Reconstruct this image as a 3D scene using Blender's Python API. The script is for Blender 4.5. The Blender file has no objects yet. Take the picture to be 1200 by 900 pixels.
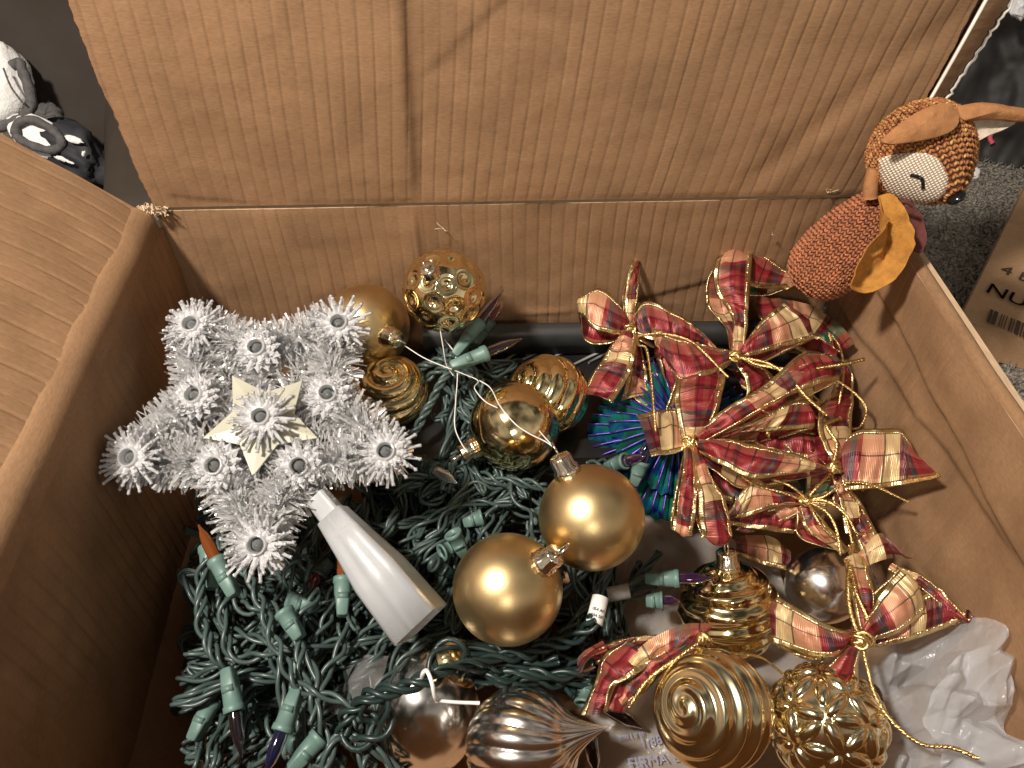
import bpy, math, random
import numpy as np
from mathutils import Vector, Matrix, noise
from mathutils.bvhtree import BVHTree
random.seed(7)
rng = np.random.default_rng(11)
PI = math.pi
scene = bpy.context.scene
col = scene.collection

# ------------------------------------------------------------------ camera
F = 900.0                                     # focal length in photo pixels (1200 px wide)
CAM = np.array([-0.0279, 0.0, 0.483])
def _basis(yaw, pitch, roll):
    cy, sy = math.cos(yaw), math.sin(yaw)
    fwd = np.array([-sy*math.cos(pitch), cy*math.cos(pitch), -math.sin(pitch)])
    right = np.array([cy, sy, 0.0]); up = np.cross(right, fwd)
    return (math.cos(roll)*right+math.sin(roll)*up, -math.sin(roll)*right+math.cos(roll)*up, fwd)
CR, CU, CW = _basis(math.radians(-3.257), math.radians(47.02), math.radians(0.767))
cam_data = bpy.data.cameras.new('camera')
cam_data.sensor_width = 36.0; cam_data.lens = 36.0*F/1200.0
cam_data.clip_start = 0.01; cam_data.clip_end = 50
cam = bpy.data.objects.new('camera', cam_data); col.objects.link(cam)
m = Matrix.Identity(4)
for i in range(3):
    m[i][0] = CR[i]; m[i][1] = CU[i]; m[i][2] = -CW[i]; m[i][3] = CAM[i]
cam.matrix_world = m
scene.camera = cam

# ------------------------------------------------------------------ light
world = bpy.data.worlds.new('World'); scene.world = world; world.use_nodes = True
bg = world.node_tree.nodes['Background']
bg.inputs['Color'].default_value = (1.0, 0.90, 0.80, 1); bg.inputs['Strength'].default_value = 0.22
wn = world.node_tree.nodes; wl = world.node_tree.links         # a dim room: soft uneven warm walls
w_tc = wn.new('ShaderNodeTexCoord'); w_no = wn.new('ShaderNodeTexNoise'); w_no.inputs['Scale'].default_value = 1.6; w_no.inputs['Detail'].default_value = 3.0
w_rp = wn.new('ShaderNodeValToRGB'); w_rp.color_ramp.elements[0].position = .36; w_rp.color_ramp.elements[0].color = (.12, .10, .085, 1); w_rp.color_ramp.elements[1].position = .66; w_rp.color_ramp.elements[1].color = (1.9, 1.7, 1.45, 1)
wl.new(w_tc.outputs['Generated'], w_no.inputs['Vector']); wl.new(w_no.outputs['Fac'], w_rp.inputs['Fac']); wl.new(w_rp.outputs['Color'], bg.inputs['Color'])
ld = bpy.data.lights.new('room_lamp', 'POINT'); ld.energy = 57; ld.color = (1.0, 0.91, 0.80); ld.shadow_soft_size = 0.055
lo = bpy.data.objects.new('room_lamp', ld); lo.location = (-0.50, 0.03, 1.08); col.objects.link(lo)
l2d = bpy.data.lights.new('far_lamp', 'POINT'); l2d.energy = 9; l2d.color = (1.0, 0.90, 0.78); l2d.shadow_soft_size = 0.09
l2o = bpy.data.objects.new('far_lamp', l2d); l2o.location = (-0.12, -0.95, 0.98); col.objects.link(l2o)
vs = scene.view_settings
vs.view_transform = 'Standard'; vs.look = 'None'; vs.gamma = 1.0; vs.use_curve_mapping = False; vs.exposure = 0.44
scene.cycles.use_denoising = True
scene.cycles.max_bounces = 10; scene.cycles.transparent_max_bounces = 16
scene.cycles.sample_clamp_indirect = 6.0
scene.cycles.caustics_reflective = True; scene.cycles.caustics_refractive = False

# ------------------------------------------------------------------ geometry helpers
def ray(px, py): return CW+(px-600)/F*CR+(450-py)/F*CU
def PD(px, py, D): return CAM+D*ray(px, py)
def PZ(px, py, z):
    d = ray(px, py); return CAM+d*((z-CAM[2])/d[2])
def PY(px, py, y):
    d = ray(px, py); return CAM+d*((y-CAM[1])/d[1])
XW, YB, YF, H = 0.24, 0.4396, 0.045, 0.19     # box half width, back wall, front wall, rim height
def PW(px, py, z, xm=0.232):                  # like PZ but stays inside the right wall
    p = PZ(px, py, z)
    if p[0] > xm:
        d = ray(px, py); p = CAM+d*((xm-CAM[0])/d[0])
    return p
def nrm(v):
    v = np.asarray(v, float); n = np.linalg.norm(v); return v/n if n > 1e-12 else v
def camdir(a, b, c): return nrm(a*CR+b*CU-c*CW)   # right, up, towards the viewer

ORG = {}
class MB:
    def __init__(s): s.v = []; s.f = []; s.uv = []; s.mi = []; s.n = 0
    def add(s, verts, faces, uv=None, m=0):
        verts = np.asarray(verts, float).reshape(-1, 3)
        s.v.append(verts); o = s.n
        s.f.extend([tuple(i+o for i in f) for f in faces]); s.mi.extend([m]*len(faces))
        s.uv.append(np.zeros((len(verts), 2)) if uv is None else np.asarray(uv, float)); s.n += len(verts)
        return s
    def grid(s, P, uv=None, close_u=False, close_v=False, m=0):
        P = np.asarray(P, float); a, b = P.shape[:2]; f = []
        for i in range(a if close_u else a-1):
            i2 = (i+1) % a
            for j in range(b if close_v else b-1):
                j2 = (j+1) % b
                f.append((i*b+j, i2*b+j, i2*b+j2, i*b+j2))
        return s.add(P.reshape(-1, 3), f, None if uv is None else np.asarray(uv).reshape(-1, 2), m)
    def tube(s, pts, r, k=6, closed=False, m=0, caps=True):
        pts = np.asarray(pts, float); n = len(pts)
        rr = np.broadcast_to(np.asarray(r, float), (n,))
        if closed: t = np.roll(pts, -1, 0)-np.roll(pts, 1, 0)
        else: t = np.gradient(pts, axis=0)
        t /= np.maximum(np.linalg.norm(t, axis=1, keepdims=True), 1e-12)
        ref = np.array([0.31, 0.17, 0.93]); 
        if abs(t[0]@ref) > .95: ref = np.array([1., 0, 0])
        x = nrm(ref-t[0]*(ref@t[0])); X = []
        for i in range(n):
            x = nrm(x-t[i]*(x@t[i])); X.append(x)
        X = np.array(X); Y = np.cross(t, X)
        a = np.arange(k)*2*PI/k
        P = pts[:, None]+rr[:, None, None]*(np.cos(a)[None, :, None]*X[:, None]+np.sin(a)[None, :, None]*Y[:, None])
        L = np.concatenate([[0], np.cumsum(np.linalg.norm(np.diff(pts, axis=0), axis=1))])
        uv = np.stack(np.broadcast_arrays(L[:, None], (a/(2*PI))[None]), -1)
        o = s.n
        s.grid(P, uv, close_u=closed, close_v=True, m=m)
        if caps and not closed:
            s.f.append(tuple(o+j for j in range(k))[::-1]); s.mi.append(m)
            s.f.append(tuple(o+(n-1)*k+j for j in range(k))); s.mi.append(m)
        return s
    def lathe(s, prof, M=None, k=24, m=0, rib=None):
        a = np.arange(k)*2*PI/k; prof = np.asarray(prof, float)
        r = prof[:, 0][:, None]*np.ones(k)
        if rib is not None: r = r*(1+rib[1]*np.cos(rib[0]*a))[None]
        P = np.stack([r*np.cos(a), r*np.sin(a), prof[:, 1][:, None]*np.ones(k)], -1)
        if M is not None: P = xf(M, P)
        uv = np.stack(np.broadcast_arrays((a/(2*PI))[None], prof[:, 1][:, None]), -1)
        return s.grid(P, uv, close_v=True, m=m)
    def box(s, c, e, Rm=None, m=0):
        c = np.asarray(c, float); e = np.asarray(e, float)/2
        v = np.array([[x, y, z] for x in (-1, 1) for y in (-1, 1) for z in (-1, 1)], float)*e
        if Rm is not None: v = v@np.asarray(Rm).T
        return s.add(v+c, [(0, 1, 3, 2), (4, 6, 7, 5), (0, 4, 5, 1), (2, 3, 7, 6), (0, 2, 6, 4), (1, 5, 7, 3)], m=m)
    def build(s, name, mat, parent=None, smooth=True, kind=None):
        V = np.concatenate(s.v); 
        if parent is not None: org = ORG[parent.name]
        else: org = np.array([V[:, 0].mean(), V[:, 1].mean(), V[:, 2].min()])
        me = mesh_from(name, V-org, s.f, np.concatenate(s.uv), mat, s.mi, smooth)
        return link(name, me, parent, org, kind)
def mesh_from(name, V, Fs, UV=None, mat=None, mi=None, smooth=True):
    me = bpy.data.meshes.new(name); me.from_pydata(np.asarray(V).tolist(), [], Fs)
    if UV is not None and len(Fs):
        lay = me.uv_layers.new(name='UVMap')
        idx = np.empty(len(me.loops), dtype=np.int32); me.loops.foreach_get('vertex_index', idx)
        lay.data.foreach_set('uv', np.asarray(UV)[idx].astype(np.float32).ravel())
    if mat is not None:
        for q in (mat if isinstance(mat, (list, tuple)) else [mat]): me.materials.append(M_[q] if isinstance(q, str) else q)
    if mi is not None and max(mi) > 0: me.polygons.foreach_set('material_index', mi)
    me.polygons.foreach_set('use_smooth', [smooth]*len(me.polygons))
    me.update(); return me
def link(name, me, parent, org, kind=None):
    o = bpy.data.objects.new(name, me); col.objects.link(o)
    if parent is not None: o.parent = parent
    else: o.location = Vector(org)
    ORG[o.name] = np.asarray(org)
    if kind: o['kind'] = kind
    return o
def place(name, me, parent, Mw, kind=None):
    """a (shared) mesh made in its own frame, put at world matrix Mw under parent (whose frame is a pure shift)"""
    o = bpy.data.objects.new(name, me); col.objects.link(o)
    o.parent = parent; o.matrix_local = Matrix.Translation(-Vector(ORG[parent.name]))@Mw
    if kind: o['kind'] = kind
    return o
def sub(name, me, part):                      # sub-part in its part's own frame
    o = bpy.data.objects.new(name, me); col.objects.link(o); o.parent = part; return o
def thing(name, label, cat, loc, group=None):
    o = bpy.data.objects.new(name, None); col.objects.link(o); o.location = Vector(loc); o.empty_display_size = .01
    ORG[o.name] = np.asarray(loc, float); tag(o, label, cat, group); return o
def tag(o, label, cat, group=None):
    o['label'] = label; o['category'] = cat
    if group: o['group'] = group
    return o
def xf(M, P):
    A = np.array(M); return np.asarray(P)@A[:3, :3].T+A[:3, 3]
def frame(p, z, x=None):
    z = nrm(z); x = np.asarray(x if x is not None else -CW, float); x = x-z*(x@z)
    if np.linalg.norm(x) < 1e-6: x = np.array([1., 0, 0])-z*z[0]
    x = nrm(x); y = np.cross(z, x); M = Matrix.Identity(4)
    for i in range(3): M[i][0] = x[i]; M[i][1] = y[i]; M[i][2] = z[i]; M[i][3] = p[i]
    return M
def cat(pts, n, closed=False):                # Catmull-Rom, n samples by even parameter
    P = np.asarray(pts, float)
    if len(P) == 2: return P[0]+(P[1]-P[0])*np.linspace(0, 1, n)[:, None]
    E_ = np.vstack([2*P[0]-P[1], P, 2*P[-1]-P[-2]])
    t = np.linspace(0, len(P)-1-1e-9, n); i = t.astype(int); u = (t-i)[:, None]
    a, b, c, d = E_[i], E_[i+1], E_[i+2], E_[i+3]
    return .5*((2*b)+(-a+c)*u+(2*a-5*b+4*c-d)*u*u+(-a+3*b-3*c+d)*u**3)
def resample(P, step):
    P = np.asarray(P); L = np.concatenate([[0], np.cumsum(np.linalg.norm(np.diff(P, axis=0), axis=1))])
    n = max(3, int(L[-1]/step)+1); s = np.linspace(0, L[-1], n)
    return np.stack([np.interp(s, L, P[:, k]) for k in range(3)], 1)
def fbm(p, o=3):
    v = 0; a = 1.0; q = Vector(p)
    for _ in range(o): v += a*noise.noise(q); q = q*2.03; a *= .5
    return v

# ------------------------------------------------------------------ materials
M_ = {}
def newmat(name):
    m = bpy.data.materials.new(name); m.use_nodes = True; M_[name] = m
    nt = m.node_tree; return m, nt, nt.nodes['Principled BSDF']
def setp(b, **k):
    for kk, v in k.items():
        key = {'color': 'Base Color', 'rough': 'Roughness', 'metal': 'Metallic', 'trans': 'Transmission Weight', 'ior': 'IOR', 'alpha': 'Alpha',
               'coat': 'Coat Weight', 'coatr': 'Coat Roughness', 'sheen': 'Sheen Weight', 'sss': 'Subsurface Weight', 'spec': 'Specular IOR Level'}[kk]
        b.inputs[key].default_value = (*v, 1) if kk == 'color' else v
def N(nt, t, **k):
    n = nt.nodes.new(t)
    for a, v in k.items():
        if a.startswith('i_'): n.inputs[a[2:].replace('_', ' ')].default_value = v
        else: setattr(n, a, v)
    return n
def ramp(nt, stops, interp='LINEAR'):
    n = nt.nodes.new('ShaderNodeValToRGB'); r = n.color_ramp; r.interpolation = interp
    while len(r.elements) < len(stops): r.elements.new(0.5)
    for e, (p, c) in zip(r.elements, stops): e.position = p; e.color = (*c, 1)
    return n
def simple(name, color, rough=.5, metal=0., var=0.12, scale=60., bump=0.0, bscale=400., coord='Object', **k):
    m, nt, b = newmat(name); setp(b, color=color, rough=rough, metal=metal, **k); L = nt.links.new
    tc = N(nt, 'ShaderNodeTexCoord')
    if var:
        no = N(nt, 'ShaderNodeTexNoise', i_Scale=scale, i_Detail=6.0); L(tc.outputs[coord], no.inputs['Vector'])
        c = np.array(color); rp = ramp(nt, [(.3, tuple(c*(1-var))), (.7, tuple(np.minimum(c*(1+var), 1)))])
        L(no.outputs['Fac'], rp.inputs['Fac']); L(rp.outputs['Color'], b.inputs['Base Color'])
        rr = N(nt, 'ShaderNodeMapRange'); rr.inputs['To Min'].default_value = rough*.8; rr.inputs['To Max'].default_value = min(1, rough*1.25)
        L(no.outputs['Fac'], rr.inputs['Value']); L(rr.outputs['Result'], b.inputs['Roughness'])
    if bump:
        n2 = N(nt, 'ShaderNodeTexNoise', i_Scale=bscale, i_Detail=4.0); L(tc.outputs[coord], n2.inputs['Vector'])
        bp = N(nt, 'ShaderNodeBump', i_Strength=bump, i_Distance=.001); L(n2.outputs['Fac'], bp.inputs['Height']); L(bp.outputs['Normal'], b.inputs['Normal'])
    return m
def card(name, base, fib=1.0):
    m, nt, b = newmat(name); L = nt.links.new; setp(b, rough=.82, spec=.25)
    tc = N(nt, 'ShaderNodeTexCoord')
    mp = N(nt, 'ShaderNodeMapping'); mp.inputs['Scale'].default_value = (260, 900, 1); L(tc.outputs['UV'], mp.inputs['Vector'])
    n1 = N(nt, 'ShaderNodeTexNoise', i_Scale=1.0, i_Detail=5.0, i_Roughness=.65); L(mp.outputs['Vector'], n1.inputs['Vector'])
    n2 = N(nt, 'ShaderNodeTexNoise', i_Scale=22.0, i_Detail=6.0, i_Distortion=.6); L(tc.outputs['UV'], n2.inputs['Vector'])
    c = np.array(base)
    r1 = ramp(nt, [(.25, tuple(c*.80)), (.5, tuple(c)), (.8, tuple(np.minimum(c*1.22, 1)))]); L(n1.outputs['Fac'], r1.inputs['Fac'])
    r2 = ramp(nt, [(.3, (.80, .79, .78)), (.55, (1, 1, 1)), (.75, (1.0, .97, .92))]); L(n2.outputs['Fac'], r2.inputs['Fac'])
    mx = N(nt, 'ShaderNodeMix', data_type='RGBA', blend_type='MULTIPLY'); mx.inputs['Factor'].default_value = .9
    L(r1.outputs['Color'], mx.inputs['A']); L(r2.outputs['Color'], mx.inputs['B']); L(mx.outputs['Result'], b.inputs['Base Color'])
    bp = N(nt, 'ShaderNodeBump', i_Strength=.35*fib, i_Distance=.0004); L(n1.outputs['Fac'], bp.inputs['Height'])
    n3 = N(nt, 'ShaderNodeTexNoise', i_Scale=70.0, i_Detail=4.0); L(tc.outputs['UV'], n3.inputs['Vector'])
    b2 = N(nt, 'ShaderNodeBump', i_Strength=.22, i_Distance=.0015); L(n3.outputs['Fac'], b2.inputs['Height']); L(bp.outputs['Normal'], b2.inputs['Normal'])
    L(b2.outputs['Normal'], b.inputs['Normal']); return m
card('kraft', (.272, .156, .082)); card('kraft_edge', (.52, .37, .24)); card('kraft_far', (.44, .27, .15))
simple('lit_edge_white', (.85, .80, .72), .7)  # white of brightly lit cut edges, put into the colour
simple('torn_paper', (.62, .46, .30), .9, var=.25)
simple('gold_matte', (.66, .49, .25), .35, 1.0, var=.13, scale=38, bump=.07, bscale=1400)
simple('gold_shiny', (.88, .71, .39), .13, 1.0, var=.06, scale=25)
simple('gold_ant', (.87, .75, .48), .16, 1.0, var=.08, scale=30)
simple('gold_bright', (.93, .75, .40), .10, 1.0, var=.06, scale=30)
simple('silver_orn', (.92, .90, .86), .20, 1.0, var=.08, scale=30)
simple('silver_rose', (.88, .82, .77), .20, 1.0, var=.1, scale=30)
simple('cap_metal', (.86, .76, .60), .16, 1.0, var=.1, scale=200)
simple('thread_white', (.82, .80, .76), .6)
simple('gold_cord', (.80, .60, .27), .28, 1.0, var=.2, scale=500, bump=.4, bscale=1500)
simple('tinsel', (.97, .97, .98), .15, .74, var=.05, scale=200)
m, nt, b = newmat('clear_plastic'); setp(b, color=(.97, .97, 1.0), rough=.03, trans=.58, coat=.6, ior=1.5, spec=.9)
m, nt, b = newmat('bulb_clear'); setp(b, color=(.75, .77, .78), rough=.03, trans=.85, ior=1.5)
simple('bulb_socket_grey', (.16, .165, .165), .35)
simple('cream_plastic', (.50, .49, .39), .35, var=.05, trans=.12)
simple('frosted', (.62, .64, .67), .40, var=.04, scale=30, trans=.45, bump=.05)
simple('grey_plastic', (.62, .62, .64), .4)
simple('wire_teal', (.056, .084, .078), .33, var=.2, scale=40)
simple('wire_dark', (.018, .034, .032), .33, var=.2, scale=40)
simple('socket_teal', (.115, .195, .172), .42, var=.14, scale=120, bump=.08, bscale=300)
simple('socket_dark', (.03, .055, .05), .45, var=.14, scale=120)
simple('contact_black', (.008, .008, .008), .4)
for nm, c in [('bulb_amber', (.28, .075, .018)), ('bulb_red', (.16, .016, .014)), ('bulb_violet', (.045, .012, .05)), ('bulb_blue', (.01, .012, .05)), ('bulb_black', (.02, .012, .016))]:
    m, nt, b = newmat(nm); setp(b, color=c, rough=.05, trans=.45, ior=1.5, coat=.4)
simple('black_plastic', (.014, .014, .014), .32, var=.2, scale=50, bump=.05)
simple('black_rim', (.034, .036, .034), .45, var=.15)
simple('glint_seam_grey', (.34, .34, .33), .3)  # pale grey: tray ridge highlights put into the colour; also the bag seam
simple('label_white', (.80, .80, .78), .5)
simple('label_grey', (.30, .27, .25), .5)
simple('print_dark', (.03, .03, .035), .6, var=0)
simple('print_blue', (.24, .26, .38), .6, var=0)
simple('zip_white', (.85, .84, .82), .4)
simple('print_brown', (.05, .025, .012), .8, var=.2)
simple('sofa', (.022, .014, .009), .8, var=.18, scale=18, bump=.25, bscale=500)
simple('sofa_arm', (.034, .023, .015), .8, var=.12, scale=18, bump=.2, bscale=500)
simple('fleece', (.78, .77, .76), .95, var=.1, scale=120, bump=.9, bscale=350)
simple('grey_trim', (.085, .08, .08), .9, var=.3, scale=200, bump=.9, bscale=500)
simple('dark_cloth', (.018, .018, .024), .7, var=.3, scale=90)
simple('black_bag', (.010, .0095, .009), .6, var=.3, scale=20, bump=.35, bscale=60)
simple('pink_thread', (.55, .08, .12), .6)
simple('felt_brown', (.37, .165, .062), .92, var=.12, scale=300, bump=.5, bscale=1200)
simple('felt_cream', (.55, .46, .36), .92, var=.12, scale=300, bump=.5, bscale=1200)
simple('felt_mustard', (.42, .185, .03), .92, var=.2, scale=250, bump=.6, bscale=1200)
simple('felt_maroon', (.10, .025, .02), .92, var=.2, scale=300, bump=.4, bscale=1200)
simple('nose_black', (.008, .008, .008), .12, var=0)
simple('knit_base', (.13, .045, .022), .95)
simple('knit_rust', (.40, .145, .066), .9, var=.4, scale=260, bump=.5, bscale=1500)
def knit_mottled():
    m, nt, b = newmat('knit_mottled'); L = nt.links.new; setp(b, rough=.9)
    tc = N(nt, 'ShaderNodeTexCoord'); no = N(nt, 'ShaderNodeTexNoise', i_Scale=330.0, i_Detail=3.0); L(tc.outputs['Object'], no.inputs['Vector'])
    rp = ramp(nt, [(.32, (.10, .03, .012)), (.45, (.36, .13, .045)), (.58, (.42, .19, .06)), (.68, (.66, .42, .15))]); L(no.outputs['Fac'], rp.inputs['Fac']); L(rp.outputs['Color'], b.inputs['Base Color'])
knit_mottled()
def face_weave():
    m, nt, b = newmat('face_weave'); L = nt.links.new; setp(b, rough=.9)
    tc = N(nt, 'ShaderNodeTexCoord'); mp = N(nt, 'ShaderNodeMapping'); mp.inputs['Rotation'].default_value = (0, 0, .5); L(tc.outputs['UV'], mp.inputs['Vector'])
    w1 = N(nt, 'ShaderNodeTexWave', i_Scale=150.0, i_Distortion=1.2, i_Detail=1.0); L(mp.outputs['Vector'], w1.inputs['Vector'])
    w2 = N(nt, 'ShaderNodeTexWave', i_Scale=210.0, i_Distortion=1.5, bands_direction='Y'); L(mp.outputs['Vector'], w2.inputs['Vector'])
    mu = N(nt, 'ShaderNodeMath', operation='MULTIPLY'); L(w1.outputs['Fac'], mu.inputs[0]); L(w2.outputs['Fac'], mu.inputs[1])
    rp = ramp(nt, [(.0, (.24, .16, .10)), (.10, (.66, .56, .43)), (.35, (.86, .80, .69))]); L(mu.outputs['Value'], rp.inputs['Fac']); L(rp.outputs['Color'], b.inputs['Base Color'])
    bp = N(nt, 'ShaderNodeBump', i_Strength=.7, i_Distance=.0008); L(mu.outputs['Value'], bp.inputs['Height']); L(bp.outputs['Normal'], b.inputs['Normal'])
face_weave()
def film(name, colr, alpha, rough):
    m, nt, b = newmat(name); L = nt.links.new; setp(b, color=colr, rough=rough, spec=.7)
    out = nt.nodes['Material Output']; tl = N(nt, 'ShaderNodeBsdfTranslucent'); tl.inputs['Color'].default_value = (*colr, 1)
    tr = N(nt, 'ShaderNodeBsdfTransparent'); mx = N(nt, 'ShaderNodeMixShader'); mx.inputs['Fac'].default_value = .5
    tc = N(nt, 'ShaderNodeTexCoord'); no = N(nt, 'ShaderNodeTexNoise', i_Scale=180.0, i_Detail=6.0, i_Distortion=.8); L(tc.outputs['Object'], no.inputs['Vector'])
    bp = N(nt, 'ShaderNodeBump', i_Strength=.4, i_Distance=.002); L(no.outputs['Fac'], bp.inputs['Height']); L(bp.outputs['Normal'], b.inputs['Normal'])
    L(b.outputs['BSDF'], mx.inputs[1]); L(tl.outputs['BSDF'], mx.inputs[2])
    m2 = N(nt, 'ShaderNodeMixShader'); m2.inputs['Fac'].default_value = 1-alpha; L(mx.outputs['Shader'], m2.inputs[1]); L(tr.outputs['BSDF'], m2.inputs[2]); L(m2.outputs['Shader'], out.inputs['Surface'])
film('bag_film', (.88, .92, .97), .52, .12); film('clear_film', (.70, .69, .67), .58, .2); film('grey_film', (.6, .6, .6), .35, .15)
def ribbon_mat(name, shift, green):
    m, nt, b = newmat(name); L = nt.links.new
    tc = N(nt, 'ShaderNodeTexCoord'); sp = N(nt, 'ShaderNodeSeparateXYZ'); L(tc.outputs['UV'], sp.inputs['Vector'])
    ma = N(nt, 'ShaderNodeMath', operation='MULTIPLY_ADD'); L(sp.outputs['X'], ma.inputs[0]); ma.inputs[1].default_value = 1/.078; ma.inputs[2].default_value = shift
    fr = N(nt, 'ShaderNodeMath', operation='FRACT'); L(ma.outputs['Value'], fr.inputs[0])
    red = (.30, .016, .028); wine = (.12, .009, .014); navy = (.035, .038, .055); peach = (.72, .35, .20); cream = (.80, .60, .30); grn = (.012, .12, .07)
    ru = ramp(nt, [(0, red), (.16, wine), (.22, navy), (.26, red), (.30, peach), (.46, cream), (.60, wine), (.68, grn if green else navy), (.82 if green else .73, red), (.95, wine)], 'CONSTANT'); L(fr.outputs['Value'], ru.inputs['Fac'])
    rv = ramp(nt, [(0, cream), (.17, peach), (.40, red), (.58, (.45, .16, .10)), (.70, wine if not green else grn), (.84, cream)], 'CONSTANT'); L(sp.outputs['Y'], rv.inputs['Fac'])
    mx = N(nt, 'ShaderNodeMix', data_type='RGBA'); mx.inputs['Factor'].default_value = .20; L(ru.outputs['Color'], mx.inputs['A']); L(rv.outputs['Color'], mx.inputs['B'])
    def line(src, pos, wd):
        s1 = N(nt, 'ShaderNodeMath', operation='COMPARE'); L(src, s1.inputs[0]); s1.inputs[1].default_value = pos; s1.inputs[2].default_value = wd; return s1.outputs['Value']
    acc = None
    for src, pos, wd in [(fr.outputs['Value'], .47, .007), (fr.outputs['Value'], .65, .007), (fr.outputs['Value'], .10, .006), (fr.outputs['Value'], .91, .006), (sp.outputs['Y'], .46, .014)]:
        o = line(src, pos, wd)
        if acc is None: acc = o
        else:
            mm = N(nt, 'ShaderNodeMath', operation='MAXIMUM'); L(acc, mm.inputs[0]); L(o, mm.inputs[1]); acc = mm.outputs['Value']
    m3 = N(nt, 'ShaderNodeMix', data_type='RGBA'); fm = N(nt, 'ShaderNodeMath', operation='MULTIPLY'); L(acc, fm.inputs[0]); fm.inputs[1].default_value = .8
    L(fm.outputs['Value'], m3.inputs['Factor']); L(mx.outputs['Result'], m3.inputs['A']); m3.inputs['B'].default_value = (.03, .015, .015, 1); L(m3.outputs['Result'], b.inputs['Base Color'])
    wv = N(nt, 'ShaderNodeTexWave', i_Scale=330.0, i_Distortion=.4); L(tc.outputs['UV'], wv.inputs['Vector'])
    bp = N(nt, 'ShaderNodeBump', i_Strength=.35, i_Distance=.0004); L(wv.outputs['Fac'], bp.inputs['Height']); L(bp.outputs['Normal'], b.inputs['Normal'])
    setp(b, rough=.36, metal=.28, spec=.6); b.inputs['Anisotropic'].default_value = .4
    out = nt.nodes['Material Output']; tl = N(nt, 'ShaderNodeBsdfTranslucent'); L(m3.outputs['Result'], tl.inputs['Color'])
    x1 = N(nt, 'ShaderNodeMixShader'); x1.inputs['Fac'].default_value = .18; L(b.outputs['BSDF'], x1.inputs[1]); L(tl.outputs['BSDF'], x1.inputs[2])
    tr = N(nt, 'ShaderNodeBsdfTransparent'); x2 = N(nt, 'ShaderNodeMixShader'); x2.inputs['Fac'].default_value = .10; L(x1.outputs['Shader'], x2.inputs[1]); L(tr.outputs['BSDF'], x2.inputs[2]); L(x2.outputs['Shader'], out.inputs['Surface'])
for i in range(5): ribbon_mat('ribbon%d' % i, i*.21, i == 3)
simple('gold_edge', (.80, .64, .35), .30, 1.0, var=.15, scale=300)
def irid():
    m, nt, b = newmat('foil_irid'); L = nt.links.new; setp(b, rough=.2, metal=.55)
    tc = N(nt, 'ShaderNodeTexCoord'); no = N(nt, 'ShaderNodeTexNoise', i_Scale=75.0, i_Detail=2.0, i_Distortion=1.0); L(tc.outputs['Object'], no.inputs['Vector'])
    rp = ramp(nt, [(.30, (.02, .02, .22)), (.42, (.02, .17, .36)), (.52, (.03, .30, .27)), (.62, (.03, .24, .12)), (.75, (.06, .03, .24))]); L(no.outputs['Fac'], rp.inputs['Fac']); L(rp.outputs['Color'], b.inputs['Base Color'])
irid()
simple('foil_violet', (.07, .035, .24), .3, .6)
def carpet():
    m, nt, b = newmat('carpet'); L = nt.links.new; setp(b, rough=.95, spec=.1)
    tc = N(nt, 'ShaderNodeTexCoord'); no = N(nt, 'ShaderNodeTexNoise', i_Scale=260.0, i_Detail=4.0); L(tc.outputs['Object'], no.inputs['Vector'])
    rp = ramp(nt, [(.3, (.09, .081, .07)), (.5, (.25, .228, .195)), (.72, (.50, .46, .40))]); L(no.outputs['Fac'], rp.inputs['Fac']); L(rp.outputs['Color'], b.inputs['Base Color'])
    bp = N(nt, 'ShaderNodeBump', i_Strength=1.0, i_Distance=.004); L(no.outputs['Fac'], bp.inputs['Height']); L(bp.outputs['Normal'], b.inputs['Normal'])
carpet()

# ------------------------------------------------------------------ setting: carpet
mb = MB(); mb.add([(-4, -3, 0), (4, -3, 0), (4, 5, 0), (-4, 5, 0)], [(0, 1, 2, 3)])
fl = mb.build('floor', 'carpet', kind='structure'); fl['label'] = 'grey brown cut pile carpet'
mb = MB(); nt_ = 26000
bx = rng.uniform(.25, .95, nt_); by = rng.uniform(.15, 1.15, nt_); hh = rng.uniform(.004, .009, nt_); an = rng.uniform(0, 2*PI, nt_); le = rng.normal(0, .0035, (nt_, 2)); wd = .0013
V = np.zeros((nt_, 3, 3)); V[:, 0] = np.stack([bx-np.cos(an)*wd, by-np.sin(an)*wd, 0*bx], 1); V[:, 1] = np.stack([bx+np.cos(an)*wd, by+np.sin(an)*wd, 0*bx], 1); V[:, 2] = np.stack([bx+le[:, 0], by+le[:, 1], hh], 1)
mb.add(V.reshape(-1, 3), [(3*i, 3*i+1, 3*i+2) for i in range(nt_)]); cp = mb.build('carpet_pile', 'carpet', kind='stuff'); tag(cp, 'grey brown carpet pile tufts beside the open box', 'carpet')

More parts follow.
